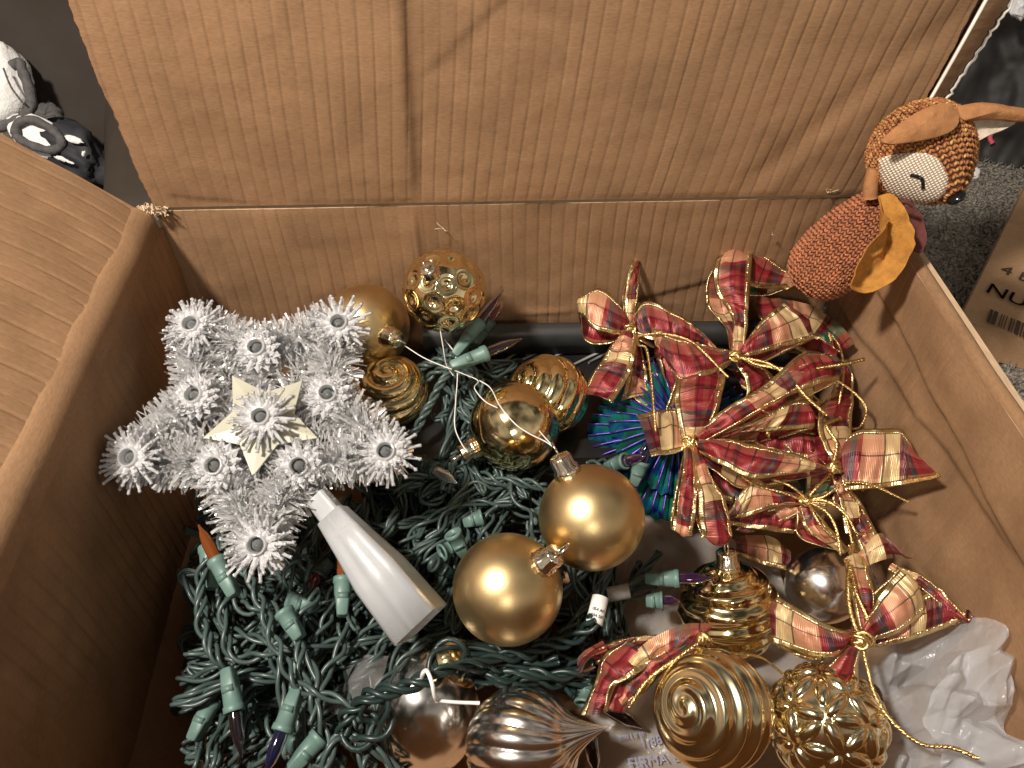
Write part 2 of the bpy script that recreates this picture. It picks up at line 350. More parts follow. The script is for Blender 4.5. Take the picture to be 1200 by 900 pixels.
# ------------------------------------------------------------------ cardboard box
box = thing('cardboard_box', 'large open brown corrugated cardboard box holding the decorations', 'box', (0, .24, 0))
def gauss_seg(U, Vv, a, b):
    a = np.array(a); b = np.array(b); d = b-a; L = np.linalg.norm(d); d = d/L; n = np.array([-d[1], d[0]])
    s = (U-a[0])*d[0]+(Vv-a[1])*d[1]; t = (U-a[0])*n[0]+(Vv-a[1])*n[1]
    return s/L, t, np.clip(np.minimum(s, L-s)/(.12*L), 0, 1)
def panel(name, O, U, Vd, lu, lv, nu, nv, hfun, thick=.0045, mat=('kraft', 'kraft_edge'), twist=None, edge_noise=0.0):
    """corrugated sheet: inner face at O+u*U+v*V displaced along U x V, and a plain outer face"""
    U = nrm(U); Vd = nrm(Vd); n = np.cross(U, Vd)
    us = np.linspace(0, lu, nu); vv = np.linspace(0, lv, nv); uu, v2 = np.meshgrid(us, vv, indexing='ij')
    h = hfun(uu, v2)
    eu, ev = uu.copy(), v2.copy()
    if edge_noise:
        for j in range(nv):
            eu[0, j] += edge_noise*(noise.noise(Vector((vv[j]*60, 1.3, 0)))+.7*noise.noise(Vector((vv[j]*310, 4.3, 0)))); eu[-1, j] += edge_noise*noise.noise(Vector((vv[j]*220, 7.3, 0)))
    P = np.asarray(O)+eu[..., None]*U+ev[..., None]*Vd+h[..., None]*n
    if twist is not None: P = P+twist(uu, v2)
    B = P-n*thick-(h[..., None]*n)*.0
    mb = MB(); uv = np.stack([uu, v2], -1)
    mb.grid(P, uv); mb.grid(B[::-1], uv[::-1])
    ring = [(i, 0) for i in range(nu)]+[(nu-1, j) for j in range(1, nv)]+[(i, nv-1) for i in range(nu-2, -1, -1)]+[(0, j) for j in range(nv-2, 0, -1)]
    R_ = np.array([[P[i, j] for i, j in ring], [(P[i, j]+B[i, j])/2+.0006*n for i, j in ring], [B[i, j] for i, j in ring]])
    ruv = np.array([[(k*.003, 0), ] for k in range(len(ring))]).reshape(1, -1, 2)+np.array([0, .002, .004]).reshape(3, 1, 1)
    mb.grid(R_, ruv, close_v=True, m=1)
    return mb.build(name, list(mat), box)
def flutes(u, v, per=.0088, A=.00060, ph=0.0, lean=0.0):
    q = (u+lean*v+.0009*np.sin(v*31+u*9))/per+ph
    k = np.floor(q); f_ = q-k; amp = .25+.75*np.abs(np.sin(k*12.9898+1.7+.8*np.sin(v*23+k)))
    brk = .55+.45*np.sin(v*(60+17*np.sin(k*3.1))+k*2.2)
    saw = np.where(f_ < .82, f_, .82*(1-f_)/.18)
    return A*(amp*(.55*saw-.45*np.exp(-(np.minimum(f_, 1-f_)/.085)**2)*brk)+.25*np.sin(PI*f_))
def lump(u, v, sc, A, seed):
    a, b = u.shape; out = np.zeros_like(u)
    su = max(1, a//90); sv = max(1, b//90)
    gi = np.unique(np.append(np.arange(0, a, su), a-1)); gj = np.unique(np.append(np.arange(0, b, sv), b-1))
    g = np.array([[fbm((u[i, 0]*sc, v[0, j]*sc, seed), 3) for j in gj] for i in gi])
    t = np.array([np.interp(np.arange(b), gj, row) for row in g])
    out = np.array([np.interp(np.arange(a), gi, t[:, j]) for j in range(b)]).T
    return A*out
# back wall: u along +x, v up, normal towards the viewer (U x V = x × z = -y)
def h_back(u, v):
    h = flutes(u, v)+lump(u, v, 14, .0013, 3.1)+lump(u, v, 90, .00022, 13.1)
    _, t, w = gauss_seg(u, v, (.175, 0), (.170, .19)); h += .0011*np.tanh(t/.002)*w
    for vv0, a in ((.060, .0016), (.083, .0013)):
        s, t, w = gauss_seg(u, v, (.22, vv0), (.44, vv0+.012)); h += a*np.exp(-(t/.0028)**2)*w*np.sin(s*9)**2
    s, t, w = gauss_seg(u, v, (.30, .085), (.40, .118)); h += .0012*np.tanh(t/.0025)*w
    h *= 1-.75*np.clip((v-.180)/.01, 0, 1)
    return h
panel('back_wall', (-XW, YB, .004), (1, 0, 0), (0, 0, 1), 2*XW, H-.006, 840, 90, h_back)
# back flap standing up from the rim
def h_flap(u, v):
    h = flutes(u, v, lean=-.03)+lump(u, v, 11, .0016, 8.4)+lump(u, v, 90, .00022, 18.1)+.003*np.sin(u*9+.6)*np.clip(v/.1, 0, 1)
    _, t, w = gauss_seg(u, v, (.172, -.02), (.168, .30)); h += .0024*np.tanh(t/.0035)*np.clip(v/.02, 0, 1)*np.exp(-np.abs(t)/.05)
    _, t, w = gauss_seg(u, v, (.178, .085), (.235, .14)); h += .0009*np.tanh(t/.0038)*w*np.exp(-np.abs(t)/.02)
    _, t, w = gauss_seg(u, v, (.01, .010), (.075, .0)); h += .0005*np.tanh(t/.002)*w*np.exp(-np.abs(t)/.015)
    for a0, a1, A in (((.40, .0), (.47, .10), .0012), ((.385, .0), (.50, .15), -.0018)):
        _, t, w = gauss_seg(u, v, a0, a1); h += A*np.exp(-(t/.010)**2)*w
    return h*np.clip(v/.006+.25, 0, 1)
def tw(u, v):
    k = v/.13; P = np.zeros(u.shape+(3,)); f_ = u/(2*XW)
    P[..., 0] = k*(-.004*(1-f_)+.022*f_); P[..., 1] = -.002*k*f_+.006*k*k
    return P
panel('back_flap', (-XW, YB-.0012, H+.0012), (1, 0, 0), (0, 0, 1), 2*XW, .19, 840, 150, h_flap, twist=tw, edge_noise=.0011)
# white lines painting bright light on the flap's right cut edge, and the outer ply behind it
def flap_edge(off, yoff, z0, z1, n=40):
    z = np.linspace(z0, z1, n); v = z-H; k = v/.13
    return np.stack([XW+k*.022+off+.12*np.maximum(off-.001, 0)*v/.05, YB-.003-.002*k+.006*k*k+yoff, z], 1)
mb = MB(); mb.tube(flap_edge(.0006, 0, H+.005, H+.19), .0011, 5); mb.build('lit_edge_line', 'lit_edge_white', box)
mb = MB(); a = flap_edge(.002, .005, H+.005, H+.19, 90); bq = flap_edge(.0125, .012, H+.005, H+.19, 90)
bq[:, 0] += .0008*rng.normal(size=90)+.00012*np.arange(90)
mb.grid(np.stack([a, (a+bq)/2+[0, -.001, 0], bq]), np.stack([np.stack([np.full(90, q), np.linspace(0, .19, 90)], 1) for q in (0, .005, .01)]))
mb.grid(np.stack([bq, a])+np.array([0, .003, 0])); mb.build('outer_ply', 'kraft', box)
mb = MB(); mb.tube(bq[:62]+[.0015, -.001, 0], .0009, 5); mb.build('lit_edge_line', 'lit_edge_white', box)
# side walls
def h_side(u, v):
    h = flutes(u, v, A=.00055, per=.0090)+lump(u, v, 12, .0024, 15.2)+lump(u, v, 70, .0003, 5.2)
    return h
def h_right(u, v):
    h = flutes(u, v, A=.00032, per=.0095)+lump(u, v, 13, .0045, 25.2)
    s, t, w = gauss_seg(u, v, (-.01, .150), (.45, .128)); h += .0022*np.tanh(t/.0022)*np.exp(-np.abs(t)/.03)
    s, t, w = gauss_seg(u, v, (.0, .10), (.26, .135)); h += .0018*np.tanh(t/.003)*w*np.exp(-np.abs(t)/.02)
    s, t, w = gauss_seg(u, v, (.20, .05), (.35, .10)); h += -.002*np.exp(-(t/.006)**2)*w
    s, t, w = gauss_seg(u, v, (.08, .02), (.15, .13)); h += .0018*np.exp(-(t/.005)**2)*w
    return h*np.clip((H-.006-v)/.012+.3, 0, 1)
panel('right_wall', (XW, YB-.002, .004), (0, -1, 0), (0, 0, 1), YB-YF-.002, H-.006, 520, 100, h_right)     # normal -x
panel('left_wall', (-XW, YF, .004), (0, 1, 0), (0, 0, 1), YB-YF-.002, H-.018, 420, 90, h_side, mat=('kraft', 'kraft'))
_d = np.array([-math.cos(math.radians(41)), 0, math.sin(math.radians(41))]); _n = np.array([math.sin(math.radians(41)), 0, math.cos(math.radians(41))]); _o = np.array([-XW-.0006, 0, H-.003])
_pr = [np.array([-XW+.0012, 0, H-.0150]), np.array([-XW+.0010, 0, H-.010]), np.array([-XW+.0004, 0, H-.0055]), _o+_d*.0015+_n*.0006, _o+_d*.005+_n*.0012, _o+_d*.010+_n*.0009, _o+_d*.013-_n*.0004]
_ys = np.linspace(YF, YB-.006, 90); _pc = cat(np.array(_pr), 15)
_P = np.array([[p+np.array([.0011*noise.noise(Vector((y*22, 4.1, 0))), y, .0011*noise.noise(Vector((y*27, 8.1, 0)))]) for p in _pc] for y in _ys])
mb = MB(); mb.grid(_P, np.stack(np.meshgrid(_ys, np.linspace(0, .024, 15), indexing='ij'), -1)); mb.build('rim_fold', 'kraft', box)
panel('front_wall', (XW, YF, .004), (-1, 0, 0), (0, 0, 1), 2*XW, H-.004, 160, 40, h_side)
panel('bottom_panel', (-XW, YF, .004), (1, 0, 0), (0, 1, 0), 2*XW, YB-YF, 200, 160, lambda u, v: flutes(v, u, A=.0002)+lump(u, v, 10, .001, 4.4), mat=('kraft', 'kraft_edge'))
# rounded fold of the right rim and the flap hanging outside
ys = np.linspace(YF, YB-.004, 60); an_ = np.linspace(PI, 0, 9)
P = np.array([[(XW+.0035+.0042*math.cos(t)+.0012*noise.noise(Vector((y*20, 2.2, 0))), y, H-.0035+.0050*math.sin(t)+.0009*noise.noise(Vector((y*25, 0, 0)))) for t in an_] for y in ys])
mb = MB(); mb.grid(P, np.stack(np.meshgrid(ys, an_*.003, indexing='ij'), -1)); mb.build('rim_fold', 'kraft', box)
panel('right_flap', (XW+.0078, YF, H-.003), (0, 1, 0), (.18, 0, -1), YB-YF-.01, .17, 60, 40, lambda u, v: lump(u, v, 12, .001, 2.2)*np.clip(v/.03, 0, 1))
# left flap: folded outwards and up a little
ang = math.radians(41)
def h_lf(u, v):
    h = lump(u, v, 12, .002, 33.)
    q = v/.0085+.35*np.sin(u*40)
    k = np.floor(q); seg = np.sin(u*95+k*2.4)
    return h-.0007*np.exp(-((q-k-.5)/.11)**2)*np.clip(seg+.2, 0, 1)-.00016*np.exp(-((q-k-.5)/.10)**2)+0.003*np.exp(-u/.01)*0
# u runs outwards, v runs along y (normal u x v must face up/right: (-c,0,s) x (0,-1,0) = (s,0,c))
panel('left_flap', (-XW-.0006, YB-.006, H-.003), (-math.cos(ang), .01, math.sin(ang)), (0, -1, 0), .19, YB-YF-.006, 120, 560, lambda u, v: h_lf(u, v)-.002*np.clip(1-u/.009, 0, 1), edge_noise=0, mat=('kraft', 'kraft'))
panel('front_flap', (-XW, YF-.002, H-.004), (1, 0, 0), (0, -.35, -1), 2*XW, .16, 40, 20, lambda u, v: 0*u)
# torn paper fibres where wall and flaps tear at the left back corner and along the rim
mb = MB(); c0 = np.array([-XW+.001, YB-.004, H+.001])
for k in range(60):
    p = c0+rng.normal(0, 1, 3)*[.0045, .0022, .0018]; d = nrm(rng.normal(0, 1, 3)+[0, -.3, .5]); mb.tube([p, p+d*.0022+rng.normal(0, .0006, 3), p+d*.004], [.0006, .0008, .0002], 4)
mb.build('torn_fibre', 'torn_paper', box)
for (q, z) in (((970, 226), .192), ((905, 278), .17), ((520, 268), .15)):
    mb = MB(); p = PY(*q, YB-.003)
    for k in range(4):
        d = nrm(rng.normal(0, 1, 3)*[1, .3, 1]+[0, -.5, .6]); L_ = rng.uniform(.004, .009); mb.tube(cat([p, p+d*L_*.5+rng.normal(0, .001, 3), p+d*L_], 6), [.00028]*5+[.0001], 4)
    mb.build('paper_fibre', 'torn_paper', box)

# ------------------------------------------------------------------ surroundings
sofa = thing('sofa', 'dark brown upholstered sofa behind the box at upper left', 'sofa', (-.9, .7, 0)); BS = .76
def cloth_sheet(name, O, U, Vd, lu, lv, nu, nv, hf, mat, parent, thick=.06):
    U = nrm(U); Vd = nrm(Vd); n = np.cross(U, Vd); uu, v2 = np.meshgrid(np.linspace(0, lu, nu), np.linspace(0, lv, nv), indexing='ij')
    h = hf(uu, v2); e = np.minimum(np.minimum(uu, lu-uu), np.minimum(v2, lv-v2)); h = h-thick*.5*(1-np.sqrt(np.clip(1-(1-np.clip(e/(thick*.5), 0, 1))**2, 0, 1)))
    P = np.asarray(O)+uu[..., None]*U+v2[..., None]*Vd+h[..., None]*n
    mb = MB(); mb.grid(P, np.stack([uu, v2], -1)); B = np.asarray(O)+uu[..., None]*U+v2[..., None]*Vd-thick*n; mb.grid(B[::-1])
    return mb.build(name, mat, parent)
def folds(u, v):
    h = lump(u, v, 3.2, .03, 5.5)
    for a, b, A, w_ in (((.42, .0), (.78, .6), -.03, .02), ((.60, -.05), (.92, .5), .022, .03), ((.2, .1), (.5, .7), -.02, .03)):
        _, t, w = gauss_seg(u, v, a, b); h += A*np.exp(-(t/w_)**2)*w
    return h
cloth_sheet('seat_front', (-1.45, .66, .0), (1, 0, 0), (0, .75, .65), 1.1, .9, 120, 90, folds, 'sofa', sofa)
_bl = PD(107, 250, .66); _tl = PD(104, -60, .98); cloth_sheet('arm', _bl, (1, .0, 0), _tl-_bl, .45, np.linalg.norm(_tl-_bl), 30, 40, lambda u, v: lump(u, v, 4, .008, 1.5), 'sofa_arm', sofa)
# fleece blanket
bl = thing('fleece_blanket', 'folded white fleece blanket with dark grey trim beside the sofa', 'blanket', (-.5, .72, .03))
def blob(mb, c, ax, seed, amp=.12, nu=30, nv=20):
    th = np.linspace(0, PI, nv); ph = np.linspace(0, 2*PI, nu, endpoint=False)
    P = np.zeros((nv, nu, 3))
    for i, t in enumerate(th):
        for j, p in enumerate(ph):
            d = np.array([math.sin(t)*math.cos(p), math.sin(t)*math.sin(p), math.cos(t)]); s = 1+amp*fbm(tuple(d*1.7+seed), 3)
            P[i, j] = d*s
    P = P@np.asarray(ax).T+np.asarray(c); mb.grid(P, close_v=True)
mb = MB(); A = PD(-6, 112, 1.01*BS); blob(mb, A, np.stack([nrm(CR-.25*CU)*.046, nrm(CU+.25*CR)*.070, -CW*.035], 1)*BS, 1.0); mb.build('fleece_fold', 'fleece', bl)
mb = MB(); A2 = PD(46, 160, .985*BS); blob(mb, A2, np.stack([nrm(CR-.55*CU)*.046, nrm(CU+.55*CR)*.024, -CW*.010], 1)*BS, 3.0, .06); mb.build('fleece_fold', 'fleece', bl)
def pxtube(mb, pts, D, r, k=8, n=40): mb.tube(cat([PD(x, y, D*BS) for x, y, *dz in pts], n), r*BS*(1+.10*np.sin(np.arange(n)*1.3)), k)
mb = MB(); pxtube(mb, [(14, 78), (22, 73), (27, 85), (33, 100), (37, 118), (32, 132), (22, 140), (8, 146), (-6, 152)], .985, .0065); mb.build('trim', 'grey_trim', bl)
mb = MB(); pxtube(mb, [(18, 158), (20, 146), (34, 140), (52, 146), (68, 158), (72, 170), (60, 176), (42, 172), (26, 165), (18, 158)], .97, .0055); mb.build('trim', 'grey_trim', bl)
mb = MB(); pxtube(mb, [(4, 80), (12, 100), (20, 112), (28, 122)], .97, .0012); mb.build('seam', 'grey_trim', bl)
mb = MB(); pxtube(mb, [(20, 150), (40, 136), (60, 132), (64, 142)], 1.0, .012); mb.build('trim', 'grey_trim', bl)
mb = MB(); A = PD(86, 176, 1.0*BS); blob(mb, A, np.stack([nrm(CR-.9*CU)*.055, nrm(CU+.9*CR)*.030, -CW*.03], 1)*BS, 7.0, .35); dc = mb.build('dark_cloth', 'dark_cloth'); tag(dc, 'crumpled dark patterned cloth with white prints next to white blanket', 'cloth')
ORG[dc.name] = np.array(dc.location)
for (x, y, w_, h_) in ((86, 163, .022, .009), (82, 190, .012, .003), (98, 180, .004, .007), (72, 186, .020, .005)):
    c = PD(x, y, .968*BS); Rm = np.stack([nrm(CR-.35*CU), nrm(CU+.35*CR), -CW], 1); mb = MB(); blob(mb, c, Rm*np.array([w_*.5*BS, h_*.5*BS, .0012]), x*.1, .5, 16, 10); mb.build('white_print', 'fleece', dc)
# black bag at upper right
bagb = thing('black_bin_bag', 'black crumpled bin bag lying on the carpet behind the fox', 'bag', (.75, .95, 0))
def quadpatch(name, corners, nu, nv, amp, seed, mat, parent, thick=.02):
    c = [np.asarray(q) for q in corners]; n = nrm(np.cross(c[1]-c[0], c[3]-c[0])); P = np.zeros((nu, nv, 3))
    for i in range(nu):
        for j in range(nv):
            s, t = i/(nu-1), j/(nv-1); p = c[0]*(1-s)*(1-t)+c[1]*s*(1-t)+c[2]*s*t+c[3]*(1-s)*t
            P[i, j] = p+n*amp*fbm(tuple(p*14+seed), 4)
    mb = MB(); mb.grid(P, np.stack(np.meshgrid(np.linspace(0, 1, nu), np.linspace(0, 1, nv), indexing='ij'), -1)); mb.grid((P-n*thick)[::-1])
    return mb.build(name, mat, parent)
p00 = PZ(1085, 178, .003); p10 = PZ(1260, 208, .003); up = np.array([.03, .10, .22])
quadpatch('bag_side', [p00, p10, p10+up, p00+up], 60, 40, .016, 1.0, 'black_bag', bagb)
quadpatch('bag_top', [p00+up, p10+up, p10+up+[.1, .6, .05], p00+up+[.0, .6, .05]], 50, 40, .02, 3.0, 'black_bag', bagb)
mb = MB(); mb.tube(cat([PD(1144, 160, .92), PD(1165, 169, .92), PD(1185, 177, .92), PD(1215, 188, .92)], 20), .0009, 5); mb.build('seam_line', 'glint_seam_grey', bagb)
mb = MB(); mb.tube(cat([PD(1153, 152, .90), PD(1162, 153, .90), PD(1160, 162, .90), PD(1163, 168, .90)], 12), .0028, 6); t_ = mb.build('thread_scrap', 'pink_thread'); tag(t_, 'small pink scrap of thread on the black bag', 'thread')
mb = MB(); blob(mb, PD(1194, 8, .80), np.stack([CR*.010, CU*.012, -CW*.006], 1), 5., .4); t_ = mb.build('plastic_scrap', 'grey_plastic'); tag(t_, 'torn grey plastic scrap by the top right flap corner', 'scrap')
mb = MB(); blob(mb, PZ(1143, 203, .004), np.stack([CR*.005, CU*.008, -CW*.004], 1), 9., .4, 14, 10); t_ = mb.build('paper_scrap', 'fleece'); tag(t_, 'small white paper scrap on carpet beside the fox nose', 'scrap')
# second carton on the carpet
e0 = PZ(1125, 374, .035); e1 = PZ(1212, 397, .035); e2 = PZ(1212, 200, .035); du = nrm(e1-e0); dv = nrm(np.cross([0, 0, 1], du))
ca = thing('carton', 'flat brown carton printed 4 ba and NU-C lying on carpet', 'carton', (e0[0], e0[1], 0))
mb = MB(); zt = np.array([0, 0, 1.]); dvv = nrm(PZ(1200, 222, .035)-e0); dvv[2] = 0
nu, nv = 24, 24
P = np.array([[e0+du*(i/(nu-1)*.42)+dvv*(j/(nv-1)*.34)+zt*.0012*fbm((i*.3, j*.3, 2), 2) for j in range(nv)] for i in range(nu)])
uvp = np.stack(np.meshgrid(np.linspace(0, .42, nu), np.linspace(0, .34, nv), indexing='ij'), -1)
mb.grid(P, uvp); mb.build('top_panel', 'kraft_far', ca)
ring = np.concatenate([P[:, 0], P[-1, 1:], P[-2::-1, -1], P[0, -2:0:-1]]); low = ring.copy(); low[:, 2] = .001
mb = MB(); mb.grid(np.stack([low, ring]), np.stack([np.stack([np.linspace(0, 1.5, len(ring)), np.full(len(ring), q)], 1) for q in (0, .035)]), close_v=True); mb.build('side_panel', 'kraft_far', ca)
def text_mesh(name, body, size, ext=.0001):
    cu = bpy.data.curves.new(name, 'FONT'); cu.body = body; cu.size = size; cu.extrude = ext; cu.resolution_u = 3
    ob = bpy.data.objects.new(name, cu); col.objects.link(ob); bpy.context.view_layer.update()
    dg = bpy.context.evaluated_depsgraph_get(); me = bpy.data.meshes.new_from_object(ob.evaluated_get(dg)); bpy.data.objects.remove(ob)
    me.name = name; return me
def put_text(name, body, size, p, x, y, mat, parent, ext=.0001, bold=0.0):
    me = text_mesh(name, body, size, ext); me.materials.clear(); me.materials.append(M_[mat]); x = nrm(x); y = nrm(np.asarray(y)-x*(np.asarray(y)@x)); z = np.cross(x, y)
    M = Matrix.Identity(4)
    for i in range(3): M[i][0] = x[i]; M[i][1] = y[i]; M[i][2] = z[i]; M[i][3] = p[i]
    return place(name, me, parent, M)
ztx = .0368
tx = nrm(PZ(1200, 325, ztx)-PZ(1172, 314, ztx))
ty = nrm(PZ(1176, 303, ztx)-PZ(1171, 318, ztx))
put_text('printed_text', '4 ba', .020, PZ(1171, 318, ztx), tx, ty, 'print_brown', ca)
for off in (0, .0007): put_text('printed_text', 'NU-C', .0235, PZ(1153, 341, ztx)+tx*off, tx, ty, 'print_brown', ca)
bars = MB(); p = PZ(1161, 362, ztx); q = 0
while q < .085:
    w_ = random.choice([.0009, .0014, .0024, .0034]); a = p+tx*q; bars.add([a, a+tx*w_, a+tx*w_-ty*.020, a-ty*.020], [(3, 2, 1, 0)]); q += w_+random.choice([.0010, .0016, .0026])
bars.build('barcode', 'print_brown', ca, smooth=False)

# ------------------------------------------------------------------ black ribbed tray at the back of the box
tr = thing('plastic_tray', 'black ribbed plastic tray against the back wall of the box', 'tray', (.06, .36, .004))
def slab(mb, a, b_, w_, h_):
    a = np.asarray(a); b_ = np.asarray(b_); d = nrm(b_-a); L = np.linalg.norm(b_-a); n = np.cross([0, 0, 1.], d); Rm = np.stack([d, n, [0, 0, 1.]], 1); mb.box((a+b_)/2, (L, w_, h_), Rm)
mb = MB(); slab(mb, (-.115, .372, .036), (.215, .362, .036), .100, .060); mb.build('tray_panel', 'black_plastic', tr, smooth=False)
mb = MB(); P0 = PY(585, 388, .428); P1 = PY(930, 384, .428)
prof = [(0, .008), (-.004, .010), (-.010, .009), (-.012, .004), (-.013, -.012), (0, -.012)]
G = np.array([[P0+(P1-P0)*t+np.array([0, a, b_]) for a, b_ in prof] for t in np.linspace(-.25, 1, 30)]); mb.grid(G, close_v=True); mb.build('tray_rim', 'black_rim', tr)
for k, (xa, ya, xb, yb) in enumerate([(560, 426, 596, 400), (590, 424, 622, 402), (617, 416, 646, 402), (638, 424, 680, 403), (663, 432, 712, 408), (700, 432, 742, 410), (730, 440, 775, 414), (600, 470, 640, 440), (770, 436, 815, 410), (575, 440, 640, 408), (690, 425, 728, 405)]):
    mb = MB(); a = PZ(xa, ya, .0675); b_ = PZ(xb, yb, .0675); mb.tube([a, (a+b_)/2+[0, 0, .0003], b_], .0011, 6); mb.build('rib', 'glint_seam_grey', tr)  # pale material paints the highlight along each black ridge

# ------------------------------------------------------------------ ornaments
def cap_mesh():
    mb = MB(); mb.lathe([(.0001, .0115), (.0055, .0113), (.0062, .0100), (.0062, .0045), (.0072, .0035), (.0078, -.0008), (.0070, -.001)], k=36, rib=(12, .045)); return mesh_from('cap', np.concatenate(mb.v), mb.f, np.concatenate(mb.uv), 'cap_metal', mb.mi)
def ring_mesh():
    mb = MB(); a = np.linspace(0, 2*PI, 20, endpoint=False); mb.tube(np.stack([.0042*np.cos(a), 0*a, .0148+.0052*np.sin(a)], 1), .0008, 6, closed=True); return mesh_from('hanger_ring', np.concatenate(mb.v), mb.f, np.concatenate(mb.uv), 'cap_metal', mb.mi)
CAPM, RINGM = cap_mesh(), ring_mesh()
def fib(n):
    i = np.arange(n)+.5; ph = np.arccos(1-2*i/n); th = PI*(1+5**.5)*i; return np.stack([np.cos(th)*np.sin(ph), np.sin(th)*np.sin(ph), np.cos(ph)], 1)
def orn(name, label, px, py, rp, R_, axis, disp, mat, cap=True, group='loose tree ornaments', nth=96, nph=144, stretch=1.0, capscale=1.0, D=None, prof=None):
    c = PD(px, py, F*R_/rp if D is None else D); root = thing(name, label, 'ornament', (c[0], c[1], c[2]-R_), group)
    M = frame(c, camdir(*axis))
    th = np.linspace(0, PI, nth); ph = np.linspace(0, 2*PI, nph, endpoint=False); T, Pp = np.meshgrid(th, ph, indexing='ij')
    d = np.stack([np.sin(T)*np.cos(Pp), np.sin(T)*np.sin(Pp), np.cos(T)], -1)
    rr = R_*(1+(disp(T, Pp, d) if disp else 0)); P = d*(rr[..., None] if np.ndim(rr) else rr); P[..., 2] *= stretch
    if prof: P = prof(P, T, Pp)
    mb = MB(); mb.grid(xf(M, P), np.stack([Pp/(2*PI), T/PI], -1), close_v=True)
    mb.build('ball', mat, root)
    if cap:
        Mc = M@Matrix.Translation((0, 0, R_*stretch*.985))@Matrix.Scale(capscale, 4); cp = place('cap', CAPM, root, Mc); sub('hanger_ring', RINGM, cp)
    return root, c, M
def seam(T, P, d): return -.006*np.exp(-((np.abs(d[..., 0]))/.008)**2)
A_r, A_c, A_M = orn('matte_gold_ball', 'matte gold ball ornament in front, its silver cap touching a second ball', 595, 690, 64.5, .03, (.62, .58, .52), seam, 'gold_matte')
B_r, B_c, B_M = orn('matte_gold_ball', 'matte gold ball ornament with cap up, between shiny ball and plaid bow', 693, 606, 62, .03, (-.46, .86, .20), seam, 'gold_matte')
C_r, C_c, C_M = orn('matte_gold_ball', 'matte gold ball ornament half hidden behind the silver star', 430, 383, 50, .03, (.62, -.26, .74), seam, 'gold_matte')
S_r, S_c, S_M = orn('shiny_gold_ball', 'mirror shiny smooth gold ball ornament in the middle of the box', 603, 499, 53, .03, (-.87, -.46, .18), lambda T, P, d: .004*np.exp(-((T-1.25)/.02)**2)+.004*np.exp(-((T-1.9)/.02)**2), 'gold_shiny')
FP = fib(50)
def dimples(T, P, d):
    dm = (d.reshape(-1, 3)@FP.T).max(1).reshape(T.shape); a = np.arccos(np.clip(dm, -1, 1)); q = a/.255
    return np.where(q < 1, -.10*(1-q*q)+.03*np.exp(-((q-.55)/.2)**2), .012*np.clip(1.3-q, 0, .3))
D_r, D_c, D_M = orn('dimpled_gold_ball', 'gold ball ornament with round dimples resting against the back wall', 521, 341, 49, .0275, (-.22, .28, .93), dimples, 'gold_shiny', capscale=.8)
def disc(T, P, d):
    q = T*3.3/PI*2+P/(2*PI)*1.0; s = q-np.floor(q); return -.15*(1-np.sin(PI*s)**.6)*np.clip(T/.35, 0, 1)-.05*np.exp(-(T/.25)**2)
orn('swirl_gold_ornament', 'small gold spiral grooved ornament between the star and the socket cluster', 458, 458, 44, .026, (.05, .62, .78), disc, 'gold_shiny', cap=False, stretch=.92)
def ribs(n, tw_, A, sharp=.7):
    def f(T, P, d): return A*(np.abs(np.sin((n*P+tw_*T)/2))**sharp-.6)*np.sin(T)**.6
    return f
orn('ribbed_gold_ornament', 'gold ornament with bold swirling ribs behind the shiny smooth ball', 642, 463, 47, .0275, (-.70, .45, .52), lambda T, P, d: .075*(np.abs(np.sin(7.0*T+.5*P))**.7-.6), 'gold_bright', cap=False)
def rings(T, P, d):
    w_ = np.sin(17*T+.5*np.sin(2*P+1)); crum = np.clip(np.cos(P-4.9), 0, 1)**2*np.sin(9*P+13*T)*np.sin(T*11-3*P)
    return .035*w_*np.clip(np.sin(T)*1.6, 0, 1)+.035*crum
orn('ringed_gold_ornament', 'bright gold ringed ornament with cap up beside two dark bulbs', 855, 714, 57, .03, (-.13, .95, .28), rings, 'gold_bright', stretch=.98, nth=160)
def swirl(T, P, d): return .036*np.sin(19*T+P+.5*np.sin(2*P))*np.clip(T/.35, 0, 1)
orn('swirl_gold_ornament', 'large antique gold ornament with spiral swirl at the bottom edge', 835, 832, 67, .03, (-.66, .34, .67), swirl, 'gold_ant', cap=False, nth=140)
FQ = fib(30)
def petals(T, P, d):
    dd = d.reshape(-1, 3); best = np.full(len(dd), -.03); DN = FQ@FQ.T
    for i in range(len(FQ)):
        for j in np.argsort(-DN[i])[1:7]:
            if j < i: continue
            m_ = nrm(FQ[i]+FQ[j]); t = nrm(FQ[j]-FQ[i]); b_ = np.cross(m_, t); u = dd@t; v = dd@b_; w_ = dd@m_
            q = 1-(u/.27)**2-(v/.115)**2; best = np.where((q > 0) & (w_ > 0), np.maximum(best, -.03+.085*np.sqrt(np.clip(q, 0, 1))), best)
    return best.reshape(T.shape)
orn('flower_gold_ornament', 'antique gold ornament embossed with petals at the lower right', 968, 848, 66, .03, (.1, -.75, -.6), petals, 'gold_ant', cap=False, nth=150, nph=220)
def facets(T, P, d): return -.02*np.abs(np.sin(3*P))*np.sin(T)+.012*np.sin(5*T)*np.sin(4*P)
orn('silver_ball', 'small silver faceted ball ornament under the lower right bow', 965, 686, 44, .0245, (.55, .55, .6), facets, 'silver_orn', cap=False)
orn('silver_egg', 'pale silver egg shaped ornament under the dark cable with white tie', 499, 826, 62, .031, (.22, -.93, .25), lambda T, P, d: .006*np.sin(9*P+4*T)*np.sin(T*7), 'silver_orn', stretch=1.22)
def onion(P_, T, Pp):
    k = np.clip((1-T/.50), 0, 1); P_ = P_.copy(); P_[..., 2] += .020*k**1.5; sh = 1-.45*k**.8*np.clip(T/.05+.4, 0, 1); P_[..., 0] *= sh; P_[..., 1] *= sh; return P_
